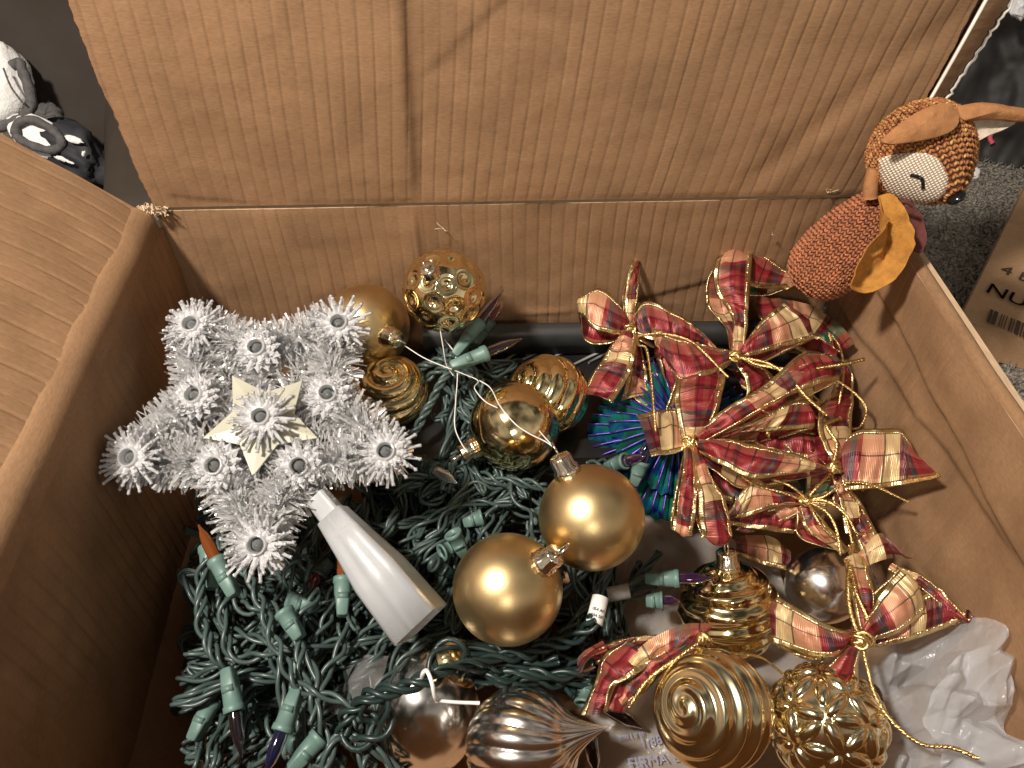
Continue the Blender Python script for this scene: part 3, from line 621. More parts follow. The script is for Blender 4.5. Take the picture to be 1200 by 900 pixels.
orn('silver_onion_ornament', 'rose silver ribbed onion ornament with pointed tip at the bottom edge', 612, 874, 66, .03, (.90, .33, .28), ribs(16, 5, .05, .9), 'silver_rose', cap=False, nph=216, prof=onion)
orn('gold_ball', 'gold ball glimpsed between the green cables above the silver egg', 529, 778, 36, .018, (.2, .5, .8), None, 'gold_shiny', cap=False)
# hanging threads of ornaments
def threadp(parent, pts, r=.00038, mat='thread_white', n=40):
    mb = MB(); mb.tube(cat([PZ(x, y, z) for x, y, z in pts], n), r, 5); return mb.build('hanging_thread', mat, parent)
threadp(D_r, [(508, 340, .172), (513, 370, .150), (519, 405, .132), (523, 427, .118), (531, 440, .11)])
threadp(C_r, [(474, 405, .128), (500, 421, .122), (540, 437, .115), (560, 446, .112), (556, 455, .122), (568, 470, .126), (583, 478, .128)])
threadp(S_r, [(548, 530, .095), (541, 520, .098), (533, 500, .105), (534, 470, .11), (536, 440, .112), (533, 415, .118), (521, 398, .12)])
threadp(B_r, [(652, 527, .132), (640, 518, .128), (620, 508, .125), (604, 497, .125), (586, 476, .127), (575, 455, .115), (562, 446, .112)])
threadp(B_r, [(651, 526, .132), (638, 512, .128), (632, 505, .126)])

# ------------------------------------------------------------------ silver star tree topper
SC = (308, 500); SZ = .140; SK = .26; scn = PZ(*SC, SZ)
def PS(px, py, dz=0.0):                       # on the star's plane z = SZ + SK*(y-yc)
    d = ray(px, py); n = np.array([0, -SK, 1.]); p0 = scn+np.array([0, 0, dz]); t = ((p0-CAM)@n)/(d@n); return CAM+d*t
snrm = nrm([0, -SK, 1.])
star = thing('star_tree_topper', 'silver tinsel star tree topper with flower lights and white plastic base', 'tree topper', (scn[0], scn[1], .07))
tips = [(228, 384), (303, 410), (398, 382), (385, 464), (453, 531), (352, 546), (305, 638), (255, 547), (158, 537), (232, 466)]
for i in range(10):
    a = PS(*tips[i], -.004); b_ = PS(*tips[(i+1) % 10], -.004); d = nrm(b_-a); e1 = nrm(np.cross(d, snrm)); e2 = np.cross(d, e1)
    n_ = 1150; mb = MB(); s = rng.uniform(-.05, 1.05, n_); an_ = rng.uniform(0, 2*PI, n_); V = []; Fc = []
    mb.tube([a, (a+b_)/2, b_], .0016, 6)
    for k in range(n_):
        o = a+(b_-a)*s[k]; dr = math.cos(an_[k])*e1+math.sin(an_[k])*e2; ln = rng.uniform(.009, .019); tl = d*rng.normal(0, .35)
        dr = nrm(dr+tl); sd = nrm(np.cross(dr, rng.normal(0, 1, 3)))*rng.uniform(.0003, .0010); bd = rng.normal(0, .0013, 3)
        p1 = o+dr*.002; p2 = o+dr*ln*.55+bd*.4; p3 = o+dr*ln+bd; q = len(V)
        tw_ = nrm(np.cross(dr, sd))*np.linalg.norm(sd)*rng.normal(0, .8)
        V += [p1-sd, p1+sd, p2-sd-tw_, p2+sd+tw_, p3-sd, p3+sd]; Fc += [(q, q+1, q+3, q+2), (q+2, q+3, q+5, q+4)]
    mb.add(V, Fc); mb.build('tinsel_garland', 'tinsel', star, smooth=False, kind='stuff')
for i in range(10):                           # inner spokes of tinsel from the centre to every corner
    a = PS(*SC, -.008); b_ = PS(*tips[i], -.006); b_ = a+(b_-a)*.85; d = nrm(b_-a); e1 = nrm(np.cross(d, snrm)); e2 = np.cross(d, e1); V = []; Fc = []; mb = MB()
    for k in range(430):
        o = a+(b_-a)*rng.uniform(0, 1); an0 = rng.uniform(0, 2*PI); dr = nrm(math.cos(an0)*e1+math.sin(an0)*e2+d*rng.normal(0, .4)); ln = rng.uniform(.008, .016); sd = nrm(np.cross(dr, rng.normal(0, 1, 3)))*rng.uniform(.0004, .00075); bd = rng.normal(0, .0013, 3)
        p1 = o+dr*.002; p2 = o+dr*ln*.55+bd*.4; p3 = o+dr*ln+bd; q = len(V); V += [p1-sd, p1+sd, p2-sd, p2+sd, p3-sd, p3+sd]; Fc += [(q, q+1, q+3, q+2), (q+2, q+3, q+5, q+4)]
    V = np.array(V); lim = V@snrm-scn@snrm; V = V-np.outer(np.maximum(lim-.004, 0), snrm)
    mb.add(V, Fc); mb.build('tinsel_garland', 'tinsel', star, smooth=False, kind='stuff')
# backing frame glimpses
mb = MB(); c5 = [PS(*tips[i], -.021) for i in range(0, 10)]; cc = PS(*SC, -.021)
for i in range(10): slab_a = c5[i]; mb.tube([cc+(slab_a-cc)*.15, (cc+slab_a)/2, slab_a], .002, 6)
mb.build('frame', 'grey_plastic', star)
for q in ((283, 566), (385, 548)):
    mb = MB(); p = PS(*q, -.001); mb.box(p, (.007, .012, .003), np.stack([CR, CU, -CW], 1)); mb.build('frame_tab', 'grey_plastic', star, smooth=False)
def flower_mesh(ns, R1, beads, seed):
    r_ = np.random.default_rng(seed); mb = MB()
    mb.lathe([(.0046, .0075), (.0054, .0078), (.0058, .005), (.0066, .001), (.0058, -.003)], k=20)
    for ring_i, (cnt, L0, el) in enumerate(((ns, R1, .12), (ns-2, R1*.84, .36), (ns-4, R1*.68, .62))):
        for k in range(cnt):
            a = 2*PI*(k+.5*ring_i)/cnt+r_.normal(0, .05); e = el+r_.normal(0, .08); L_ = L0*r_.uniform(.85, 1.1)
            d = np.array([math.cos(a)*math.cos(e), math.sin(a)*math.cos(e), math.sin(e)]); p0 = np.array([math.cos(a)*.0060, math.sin(a)*.0060, .0012+.0014*ring_i]); p1 = p0*.45+d*L_
            mb.tube([p0, p0+(p1-p0)*.35, p1], [.0022, .0017, .0007], 6)
            if beads:
                t = np.array([[(0, 0, 1)], [(0, 0, -1)]]); o = p1; s_ = .0015
                mb.add(o+s_*np.array([(1, 0, 0), (-1, 0, 0), (0, 1, 0), (0, -1, 0), (0, 0, 1), (0, 0, -1)]), [(0, 2, 4), (2, 1, 4), (1, 3, 4), (3, 0, 4), (2, 0, 5), (1, 2, 5), (3, 1, 5), (0, 3, 5)])
            if not beads or ring_i:
                sd = np.array([-math.sin(a), math.cos(a), 0])*(.0024 if not beads else .0019); mb.add([p0, p0+(p1-p0)*.6+sd, p1, p0+(p1-p0)*.6-sd], [(0, 1, 2, 3)])
    return mesh_from('flower_reflector', np.concatenate(mb.v), mb.f, np.concatenate(mb.uv), 'clear_plastic', mb.mi)
FL1 = flower_mesh(17, .0160, True, 1); FL2 = flower_mesh(15, .0125, False, 2)
mb = MB(); mb.lathe([(.0001, .0066), (.0016, .0062), (.0029, .0048), (.0034, .002), (.0034, -.004)], k=14); BLC = mesh_from('bulb', np.concatenate(mb.v), mb.f, None, 'bulb_clear', mb.mi)
mb = MB(); mb.lathe([(.0047, .0022), (.0047, .0072), (.0040, .0072), (.0039, .0), (.0001, .0)], k=18); SKC = mesh_from('bulb_holder', np.concatenate(mb.v), mb.f, None, 'bulb_socket_grey', mb.mi)
for i, q in enumerate(tips):
    out = nrm(PS(*q)-PS(*SC)); n_ = nrm(snrm*.7-CW*.7+out*.16+rng.normal(0, .08, 3)); p = PS(*q, .007 if i % 2 == 0 else .0055)
    f_ = place('flower_reflector', FL1 if i % 2 == 0 else FL2, star, frame(p, n_, rng.normal(0, 1, 3))); sub('bulb_holder', SKC, f_); sub('bulb', BLC, f_)
tip5 = [(272, 440), (354, 446), (372, 513), (296, 558), (238, 513)]; ctr = (308, 492)
mb = MB(); o = PS(*ctr, .012)
outer = [PS(*q, .0075) for q in tip5]; inner = [PS(ctr[0]+.66*((tip5[i][0]+tip5[(i+1) % 5][0])/2-ctr[0]), ctr[1]+.66*((tip5[i][1]+tip5[(i+1) % 5][1])/2-ctr[1]), .0085) for i in range(5)]
V = [o]+[x for i in range(5) for x in (outer[i], inner[i])]; bk = [v-snrm*.0012 for v in V]
mb.add(V+bk, [(0, 1+k, 1+(k+1) % 10) for k in range(10)]+[(11, 12+(k+1) % 10, 12+k) for k in range(10)]+[(1+k, 12+k, 12+(k+1) % 10, 1+(k+1) % 10) for k in range(10)])
mb.build('center_star', 'cream_plastic', star, smooth=False)
f_ = place('flower_reflector', FL1, star, frame(PS(308, 491, .013), nrm(snrm-.5*CW), rng.normal(0, 1, 3))); sub('bulb_holder', SKC, f_); sub('bulb', BLC, f_)
# plastic cone base
q0 = PZ(376, 580, .124); q1 = PZ(390, 604, .120); q2 = PZ(446, 672, .108); q3 = PZ(494, 732, .098); axd = nrm(q3-q1)
Mx = frame(q1, axd); L1 = np.linalg.norm(q2-q1); L2 = np.linalg.norm(q3-q1); L0 = -np.linalg.norm(q1-q0)
def sect(r, ridge=.06):                        # rounded hexagon with a ridge towards the viewer
    a = np.arange(36)*2*PI/36; k = 1/np.maximum(np.abs(np.cos(((a+PI/4) % (PI/2))-PI/4)), .75)*.86
    k = k*(1+ridge*np.exp(-(((a+PI) % (2*PI)-PI)/.10)**2)); return np.stack([r*k*np.cos(a), r*k*np.sin(a)], 1)
mb = MB(); rows = []
for z, r in ((L0, .0068), (-.0008, .0074), (0, .0074)): rows.append(np.concatenate([sect(r, 0), np.full((36, 1), z)], 1))
mb.grid(xf(Mx, np.array(rows)), close_v=True); mb.build('collar', 'frosted', star)
mb = MB(); rows = []
for z, r in ((0, .0072), (0, .0092), (L1*.5, .0120), (L1, .0152), (L2, .0166), (L2, .0156), (L1, .0142), (.001, .0082)): rows.append(np.concatenate([sect(r), np.full((36, 1), z)], 1))
mb.grid(xf(Mx, np.array(rows)), close_v=True); mb.build('cone_base', 'frosted', star)

# ------------------------------------------------------------------ light strings
def socket_mesh(name, mat):
    mb = MB()                                 # z runs from the wire end (0) to the bulb mouth (.024)
    P = []
    for z, wx, wy, rd in ((0, .0034, .0022, 0), (.0008, .0040, .0030, 0), (.011, .0044, .0040, .15), (.0125, .0047, .0046, .8), (.020, .0050, .0050, 1), (.0205, .0056, .0056, 1), (.0235, .0056, .0056, 1), (.024, .0052, .0052, 1), (.0235, .0040, .0040, 1), (.019, .0038, .0038, 1)):
        a = np.arange(20)*2*PI/20; c, s = np.cos(a), np.sin(a); e = .25+.75*rd
        P.append(np.stack([wx*np.sign(c)*np.abs(c)**e, wy*np.sign(s)*np.abs(s)**e, np.full(20, z)], 1))
    mb.grid(np.array(P), close_v=True); mb.add(P[0], [tuple(range(20))[::-1]])
    mb.box((.0046, 0, .0115), (.0008, .006, .0035)); return mesh_from(name, np.concatenate(mb.v), mb.f, None, mat, mb.mi)
SOC, SOD = socket_mesh('socket', 'socket_teal'), socket_mesh('socket', 'socket_dark')
def bulb_mesh(mat):
    mb = MB(); mb.lathe([(.0034, .021), (.0036, .027), (.0036, .034), (.0026, .040), (.0013, .0435), (.0006, .047), (.0001, .0475)], k=14); return mesh_from('bulb', np.concatenate(mb.v), mb.f, None, mat, mb.mi)
BU = {k: bulb_mesh('bulb_'+k) for k in ('amber', 'red', 'violet', 'blue', 'black', 'clear')}
mb = MB(); mb.lathe([(.0038, .0195), (.0001, .0195)], k=14); MOUTH = mesh_from('contact', np.concatenate(mb.v), mb.f, None, 'contact_black', mb.mi)
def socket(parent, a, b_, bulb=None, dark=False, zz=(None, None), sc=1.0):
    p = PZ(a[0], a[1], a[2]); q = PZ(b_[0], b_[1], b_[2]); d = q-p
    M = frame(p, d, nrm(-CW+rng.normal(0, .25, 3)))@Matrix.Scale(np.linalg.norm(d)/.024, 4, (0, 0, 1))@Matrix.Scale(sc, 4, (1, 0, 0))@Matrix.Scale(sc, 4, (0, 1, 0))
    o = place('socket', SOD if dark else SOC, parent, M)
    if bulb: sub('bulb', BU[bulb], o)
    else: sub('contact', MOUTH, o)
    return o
def cable(mb, pts, strands=2, r=.00122, pitch=.03, off=None, loose=.55, world_pts=False):
    P = np.asarray(pts) if world_pts else np.array([PZ(*p) for p in pts]); P = resample(cat(P, max(30, 14*len(P))), .0021)
    t = np.gradient(P, axis=0); t /= np.linalg.norm(t, axis=1, keepdims=True)+1e-12
    ref = nrm(np.cross(t[0], [.2, .1, 1])); X = []
    for i in range(len(P)): ref = nrm(ref-t[i]*(ref@t[i])); X.append(ref)
    X = np.array(X); Y = np.cross(t, X); s = np.arange(len(P))*.0021
    off = off or r*(1.08 if strands == 2 else 1.25); ph0 = rng.uniform(0, 6.28)
    for k in range(strands):
        w1 = rng.uniform(0, 6); lo_ = 1+loose*(np.sin(s*42+w1)+.6*np.sin(s*21+k*2)+.6)
        a = 2*PI*s/pitch+2*PI*k/strands+ph0+.5*np.sin(s*25+w1)
        q = P+(off*lo_*np.cos(a))[:, None]*X+(off*lo_*np.sin(a))[:, None]*Y; q[:, 2] = np.maximum(q[:, 2], .006); mb.tube(q, r, 6)
avoid = [(499, 826, 78, .075), (612, 874, 84, .08), (855, 714, 70, .09), (835, 832, 80, .11), (458, 458, 56, .115)]
def tangle(mb, region, n, zr, strands=(2, 2, 3), length=(.12, .30), r=.00122):
    x0, x1, y0, y1 = region; ctr = np.array([(x0+x1)/2, (y0+y1)/2])
    for _ in range(n):
        p = np.array([rng.uniform(x0, x1), rng.uniform(y0, y1)]); h_ = rng.uniform(0, 2*PI); z = rng.uniform(*zr); pts = []; L_ = rng.uniform(*length); k = int(L_/.012)
        for i in range(k):
            if not any(math.hypot(p[0]-a, p[1]-b_) < c and z < d for a, b_, c, d in avoid): pts.append((p[0], p[1], z))
            h_ += rng.normal(0, .17)
            to = ctr-p; inside = x0 < p[0] < x1 and y0 < p[1] < y1
            if not inside: h_ = math.atan2(to[1], to[0])+rng.normal(0, .3)
            p = p+25*np.array([math.cos(h_), math.sin(h_)]); z = min(zr[1], max(zr[0], z+rng.normal(0, .006)))
        if len(pts) > 3: cable(mb, pts, int(rng.choice(strands)), r=r, pitch=rng.uniform(.024, .06), loose=rng.uniform(.15, .6))
l1 = thing('light_string', 'tangled teal green string of mini lights heaped at the lower left', 'string lights', tuple(PZ(330, 780, .005)))
mb = MB()
for pts, st in [
    ([(243, 655, .085), (234, 690, .08), (238, 735, .075), (256, 772, .075), (272, 782, .07)], 3),
    ([(278, 660, .085), (300, 692, .09), (312, 725, .092), (330, 770, .09), (352, 805, .088), (392, 818, .086), (424, 832, .084)], 2),
    ([(268, 700, .08), (262, 730, .08), (270, 765, .075), (310, 768, .078), (345, 735, .08), (372, 702, .08)], 2),
    ([(300, 690, .085), (316, 745, .08), (328, 805, .07), (332, 860, .06)], 2),
    ([(372, 690, .085), (352, 735, .085), (354, 790, .085), (374, 838, .08), (382, 880, .07), (410, 910, .06)], 2),
    ([(402, 730, .08), (396, 768, .08), (376, 805, .082), (372, 845, .075)], 2),
    ([(392, 690, .07), (380, 735, .072), (364, 770, .074), (352, 820, .07)], 2),
    ([(215, 878, .04), (236, 884, .045), (262, 906, .05)], 2),
    ([(240, 740, .06), (252, 760, .06), (250, 800, .055), (240, 830, .05)], 2),
    ([(300, 832, .05), (314, 848, .055), (338, 872, .06), (380, 890, .06)], 2),
    ([(258, 735, .07), (300, 748, .078), (345, 762, .08), (400, 752, .07)], 2),
    ([(345, 700, .072), (338, 672, .075), (352, 655, .075), (364, 680, .072), (352, 710, .07)], 2),
    ([(380, 905, .07), (396, 862, .075), (440, 880, .07), (470, 905, .06)], 3),
    ([(270, 690, .082), (290, 715, .085), (320, 712, .085), (345, 745, .085), (372, 800, .083), (365, 850, .08)], 2)]: cable(mb, pts, st, r=.0013)
tangle(mb, (225, 480, 600, 895), 66, (.012, .068))
mb.build('wire', 'wire_teal', l1)
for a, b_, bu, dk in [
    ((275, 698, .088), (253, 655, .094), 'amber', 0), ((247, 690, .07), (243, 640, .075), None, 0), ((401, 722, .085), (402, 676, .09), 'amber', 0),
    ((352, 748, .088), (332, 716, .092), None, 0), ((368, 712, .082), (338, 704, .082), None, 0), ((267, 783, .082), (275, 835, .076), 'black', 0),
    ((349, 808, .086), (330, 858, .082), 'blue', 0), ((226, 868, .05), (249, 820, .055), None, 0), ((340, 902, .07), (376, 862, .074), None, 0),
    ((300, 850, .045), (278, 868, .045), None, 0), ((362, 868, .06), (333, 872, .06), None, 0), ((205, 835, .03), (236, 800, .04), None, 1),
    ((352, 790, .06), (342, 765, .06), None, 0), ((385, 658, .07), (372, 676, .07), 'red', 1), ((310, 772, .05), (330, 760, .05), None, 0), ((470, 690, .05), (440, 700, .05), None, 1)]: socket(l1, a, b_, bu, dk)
l2 = thing('light_string', 'green light string with upright violet and red bulbs beside the dimpled ball', 'string lights', tuple(PZ(530, 430, .07)))
mb = MB()
for pts, st in [([(482, 512, .085), (494, 492, .092), (508, 466, .10), (522, 440, .108), (540, 420, .112)], 3), ([(488, 432, .10), (510, 424, .106), (534, 416, .11), (548, 404, .112)], 3),
                ([(490, 448, .09), (512, 436, .10), (538, 424, .108)], 2), ([(566, 520, .075), (562, 490, .085), (566, 460, .09), (556, 435, .1), (540, 428, .105)], 2), ([(520, 400, .1), (536, 410, .11), (552, 424, .112)], 2),
                ([(545, 560, .06), (560, 540, .065), (566, 505, .07), (560, 470, .08)], 2)]: cable(mb, pts, st, r=.0014, pitch=.02, loose=.25)
tangle(mb, (500, 590, 410, 530), 9, (.068, .08)); mb.build('wire', 'wire_teal', l2)
for a, b_, bu, dk in [((532, 417, .118), (562, 377, .126), 'violet', 0), ((556, 404, .108), (574, 376, .114), 'red', 1), ((528, 430, .118), (571, 413, .12), 'black', 0)]: socket(l2, a, b_, bu, dk)
l3 = thing('light_string', 'green light string running under the two matte gold balls', 'string lights', tuple(PZ(560, 620, .01)))
mb = MB()
for pts, st in [([(545, 548, .07), (572, 560, .072), (610, 566, .072), (640, 572, .07)], 3), ([(470, 640, .06), (500, 612, .065), (530, 590, .07), (548, 560, .072), (540, 545, .072)], 2),
                ([(480, 665, .06), (510, 628, .066), (528, 596, .07), (560, 568, .07), (600, 572, .068)], 2), ([(592, 560, .07), (606, 585, .074), (622, 610, .074), (632, 630, .07)], 1),
                ([(452, 625, .06), (490, 608, .062), (520, 600, .064), (560, 590, .066), (600, 590, .066)], 2), ([(550, 690, .05), (530, 660, .055), (548, 640, .06), (570, 632, .06)], 1), ([(565, 640, .06), (570, 615, .066), (580, 595, .066)], 2)]: cable(mb, pts, st, r=.00125)
tangle(mb, (420, 650, 545, 720), 46, (.015, .064)); tangle(mb, (440, 660, 490, 570), 22, (.03, .070)); tangle(mb, (640, 760, 650, 740), 10, (.015, .05)); tangle(mb, (480, 560, 690, 760), 8, (.03, .055)); mb.build('wire', 'wire_teal', l3)
for a, b_, bu, dk in [((545, 650, .075), (530, 624, .088), None, 0), ((533, 640, .072), (517, 648, .074), None, 0), ((528, 672, .062), (507, 660, .072), None, 1), ((531, 694, .058), (508, 702, .06), None, 1), ((543, 613, .066), (566, 606, .068), None, 0),
                      ((489, 538, .085), (512, 552, .09), 'clear', 1), ((756, 678, .062), (796, 678, .066), 'violet', 0), ((757, 704, .058), (777, 704, .060), 'violet', 0), ((688, 800, .05), (684, 826, .05), None, 0), ((640, 600, .06), (624, 606, .06), None, 0)]: socket(l3, a, b_, bu, dk)
l4 = thing('lead_cable', 'dark green braided lead cable tied with a white twist', 'cable', tuple(PZ(500, 800, .06)))
mb = MB()
for pts, st in [([(402, 862, .075), (410, 832, .085), (436, 815, .095), (476, 803, .101), (516, 788, .102), (556, 776, .088), (606, 768, .076), (656, 754, .072), (688, 738, .076), (697, 722, .085)], 3),
                ([(438, 846, .08), (424, 834, .086), (430, 818, .094), (470, 808, .1), (508, 796, .1), (548, 784, .084), (600, 782, .07), (655, 775, .066)], 2),
                ([(506, 790, .10), (509, 766, .10), (526, 755, .10), (545, 760, .095), (548, 776, .09)], 2), ([(402, 862, .075), (420, 872, .078), (446, 858, .082), (456, 836, .09), (452, 818, .095)], 2),
                ([(556, 800, .07), (600, 790, .07), (645, 792, .066), (682, 786, .064), (692, 762, .064)], 3), ([(545, 788, .075), (590, 800, .066), (640, 800, .06), (690, 800, .055)], 2)]: cable(mb, pts, st, r=.0015, pitch=.03, loose=.5)
tangle(mb, (560, 690, 755, 800), 12, (.025, .055), r=.0015); mb.build('wire', 'wire_dark', l4)
mb = MB(); mb.tube(cat([PZ(494, 806, .090), PZ(495, 791, .108), PZ(500, 786, .112), PZ(506, 800, .112), PZ(509, 815, .106), PZ(512, 821, .10)], 24), .0011, 6); mb.tube(cat([PZ(512, 821, .10), PZ(535, 823, .099), PZ(562, 824, .098)], 8), .0010, 5); mb.build('twist_tie', 'zip_white', l4)
def wrap_tag(a, b_, r, mat, parent, name):
    p, q = PZ(*a), PZ(*b_); M = frame(p, q-p); L_ = np.linalg.norm(q-p); mb = MB(); mb.lathe([(r*.8, 0), (r, .0004), (r, L_-.0004), (r*.8, L_)], M, k=24); mb.build(name, mat, parent); return M, L_
TM, TL = wrap_tag((696, 731, .080), (704, 699, .084), .0047, 'label_white', l4, 'tag_sleeve')
for i, (tx_, fz) in enumerate((('054 AR', .52), ('034 5MA', .30))):
    xd = np.array([TM[k][1] for k in range(3)])*-1; zd = np.array([TM[k][2] for k in range(3)]); nd = np.array([TM[k][0] for k in range(3)]); p = np.array([TM[k][3] for k in range(3)])+zd*TL*(fz-.12)+nd*.0049
    xr = CR-nd*(CR@nd)-zd*(CR@zd); xr = nrm(xr); put_text('printed_text', tx_, .0024, p-xr*.0040+zd*0, xr, zd, 'print_dark', l4)
wrap_tag((712, 697, .055), (738, 692, .058), .0045, 'label_grey', l4, 'tag_sleeve')
for k in range(2):
    pass
for i, (a, b_, nm) in enumerate((((722, 836, .03), (740, 846, .03), 'dark bulb tip poking out under the red bow tail'), ((692, 872, .035), (698, 905, .03), 'long dark bulb beside the onion ornament tip'))):
    p, q = PZ(*a), PZ(*b_); M = frame(p, q-p); mb = MB(); mb.lathe([(.0001, -.012), (.0040, -.010), (.0043, 0), (.0040, .008), (.0016, .013), (.0007, .016), (.0001, .0165)], M, k=14); o = mb.build('loose_bulb', 'bulb_black'); tag(o, nm, 'bulb')

# ------------------------------------------------------------------ iridescent pleated rosette
ro = thing('foil_rosette', 'iridescent blue green pleated foil rosette under the plaid bows', 'ornament', tuple(PZ(800, 510, .03)))
rc = PZ(792, 506, .080); rn = nrm([-.12, -.30, 1.0]); Mr = frame(rc, rn, [1, 0, 0])
for layer, (R0, zo, np_, seed) in enumerate(((.058, 0, 46, 0), (.044, .011, 38, .4))):
    npl = np_*2; a = np.arange(npl)*2*PI/npl+seed; rad = np.linspace(.006, R0, 8); P = np.zeros((8, npl, 3))
    for i, r in enumerate(rad):
        hz = (np.arange(npl) % 2*2-1)*.0038*(i/7)**.6; sc_ = 1+.04*np.sin(a*9)*(i/7)
        P[i] = np.stack([r*sc_*np.cos(a), r*sc_*np.sin(a), zo+hz-.010*(i/7)**2+.002*np.sin(5*a)], 1)
    mb = MB(); mb.grid(xf(Mr, P), close_v=True); mb.build('pleat_disc', 'foil_irid', ro, smooth=False)
    for k in range(1, npl, 2):
        mb = MB(); mb.tube(xf(Mr, P[1:, k]+[0, 0, .0006]), .0008, 4); mb.build('pleat_edge', 'foil_violet', ro)
l5 = thing('light_pair', 'two grey green sockets with dark bulbs poking into the blue rosette', 'string lights', tuple(PZ(745, 555, .06)))
for a, b_, bu in [((712, 545, .074), (734, 540, .086), 'violet'), ((742, 568, .076), (752, 540, .088), 'blue')]: socket(l5, a, b_, bu, False)
mb = MB(); cable(mb, [(712, 546, .074), (700, 540, .07), (690, 545, .065)], 2); cable(mb, [(742, 568, .076), (735, 585, .068), (745, 600, .06)], 2); mb.build('wire', 'wire_teal', l5)

# ------------------------------------------------------------------ plaid bows
def strip(parent, rows, mat, bulge=.0025, loop=0.0, u0=0.0, edges=(1, 1), nv=9, name='ribbon', wall=True):
    """rows: (ax, ay, az, bx, by, bz): the two edges of the ribbon; loop>0 adds the return layer that much lower"""
    f_ = PW if wall else PZ
    A = np.array([f_(r[0], r[1], r[2]) for r in rows]); B = np.array([f_(r[3], r[4], r[5]) for r in rows])
    if loop:
        n = len(A); k = np.sin(np.linspace(0, 1, n)*PI*.85)[::-1][1:]
        dn = nrm(np.array([.1, -.25, 1.]))
        A2 = A[::-1][1:]-dn*(loop*np.concatenate([k[:-1], [.15]]))[:, None]; B2 = B[::-1][1:]-dn*(loop*np.concatenate([k[:-1], [.15]]))[:, None]
        c_ = (A2+B2)/2; A2 = c_+(A2-c_)*.93; B2 = c_+(B2-c_)*.93
        e = nrm((A[-1]+B[-1])/2-(A[-2]+B[-2])/2)*.0025
        A = np.vstack([A, A[-1]+e-dn*loop*.12, A2]); B = np.vstack([B, B[-1]+e-dn*loop*.12, B2])
    n = 20*len(A); a = cat(A, n); b_ = cat(B, n)
    mid = (a+b_)/2; L_ = np.concatenate([[0], np.cumsum(np.linalg.norm(np.diff(mid, axis=0), axis=1))])
    t = np.gradient(mid, axis=0); nn = np.cross(t, b_-a); nn /= np.linalg.norm(nn, axis=1, keepdims=True)+1e-9; sg = np.sign((nn@-CW)); sg[sg == 0] = 1; nn = nn*np.sign(sg.sum() if abs(sg.sum()) > 0 else 1)
    v = np.linspace(0, 1, nv); w_ = np.linalg.norm(b_-a, axis=1)
    P = a[:, None]*(1-v)[None, :, None]+b_[:, None]*v[None, :, None]
    sd = rng.uniform(0, 9)
    wob = np.sin(L_*170+sd)[:, None]*np.sin(v*PI*1.5+sd)[None]*.0009+np.sin(L_*310+sd*2)[:, None]*np.cos(v*PI*2.2)[None]*.0004
    cr = np.array([[abs(noise.noise(Vector((l*95+sd, vv*1.3, sd))))+.5*abs(noise.noise(Vector((l*210+vv*2.0, vv*2.2, sd+4)))) for vv in v] for l in L_])
    wob = wob+.0046*(.35-cr)*np.clip(w_/.012, .1, 1)[:, None]*(.22+.78*np.sqrt(4*v*(1-v)))[None]
    P = P+nn[:, None]*((bulge*.7*4*v*(1-v))[None]+wob)[..., None]
    uv = np.stack(np.broadcast_arrays((L_+u0)[:, None], v[None]), -1)
    mb = MB(); mb.grid(P, uv); r_ = mb.build(name, mat, parent)
    for e, (i0, i1) in zip(edges, ((0, 1), (nv-1, nv-2))):
        if not e: continue
        p0 = P[:, i0]; p1 = P[:, i1]; inn = (p1-p0); inn /= np.linalg.norm(inn, axis=1, keepdims=True)+1e-9
        m_ = max(10, int(L_[-1]/.00042)); s = np.linspace(0, L_[-1], m_); q = np.stack([np.interp(s, L_, p0[:, k]) for k in range(3)], 1); iv = np.stack([np.interp(s, L_, inn[:, k]) for k in range(3)], 1); nv_ = np.stack([np.interp(s, L_, nn[:, k]) for k in range(3)], 1)
        bd = .00014+.00013*np.cos(s*2*PI/.0015); W_ = np.minimum(.0034, np.interp(s, L_, w_)*.22)
        rows_ = np.stack([q-iv*.0003, q+nv_*bd[:, None]+iv*(W_*.2)[:, None], q+nv_*(bd*.6)[:, None]+iv*(W_*.62)[:, None], q+nv_*.0002+iv*W_[:, None], q-nv_*.0002+iv*(W_*.5)[:, None]])
        mb = MB(); mb.grid(rows_, close_u=True); mb.build('gold_edge', 'gold_edge', r_)
    return r_
def cord(parent, pts, r=.0010, n=50, wall=True):
    f_ = PW if wall else PZ
    P = resample(cat([f_(*p) for p in pts], n), .0012); mb = MB(); s = np.arange(len(P))*.0012
    X = nrm(np.cross(P[-1]-P[0], [0, .3, 1])); a = s*2*PI/.0042
    for k in (0, PI): mb.tube(P+np.outer(np.cos(a+k)*r*.45, X)+np.outer(np.sin(a+k)*r*.45, [0, 0, 1.]), r*.72, 5)
    return mb.build('tie_cord', 'gold_cord', parent)
def knot(parent, px, py, z, s=.005):
    mb = MB(); c = PW(px, py, z)
    for k in range(4):
        ax = nrm(rng.normal(0, 1, 3)); e1 = nrm(np.cross(ax, [.3, .2, 1])); e2 = np.cross(ax, e1); a = np.linspace(0, 2*PI, 22, endpoint=False); mb.tube(c+rng.normal(0, .0008, 3)+s*.8*(np.outer(np.cos(a), e1)+np.outer(np.sin(a)*.8, e2)), .0012, 6, closed=True)
    blob(mb, c, np.eye(3)*s*.75, rng.uniform(0, 9), .3, 14, 10); mb.build('knot', 'gold_cord', parent)
def bow(label, px, py, z): return thing('plaid_bow', label, 'bow', tuple(PW(px, py, z)), 'plaid ribbon bows')
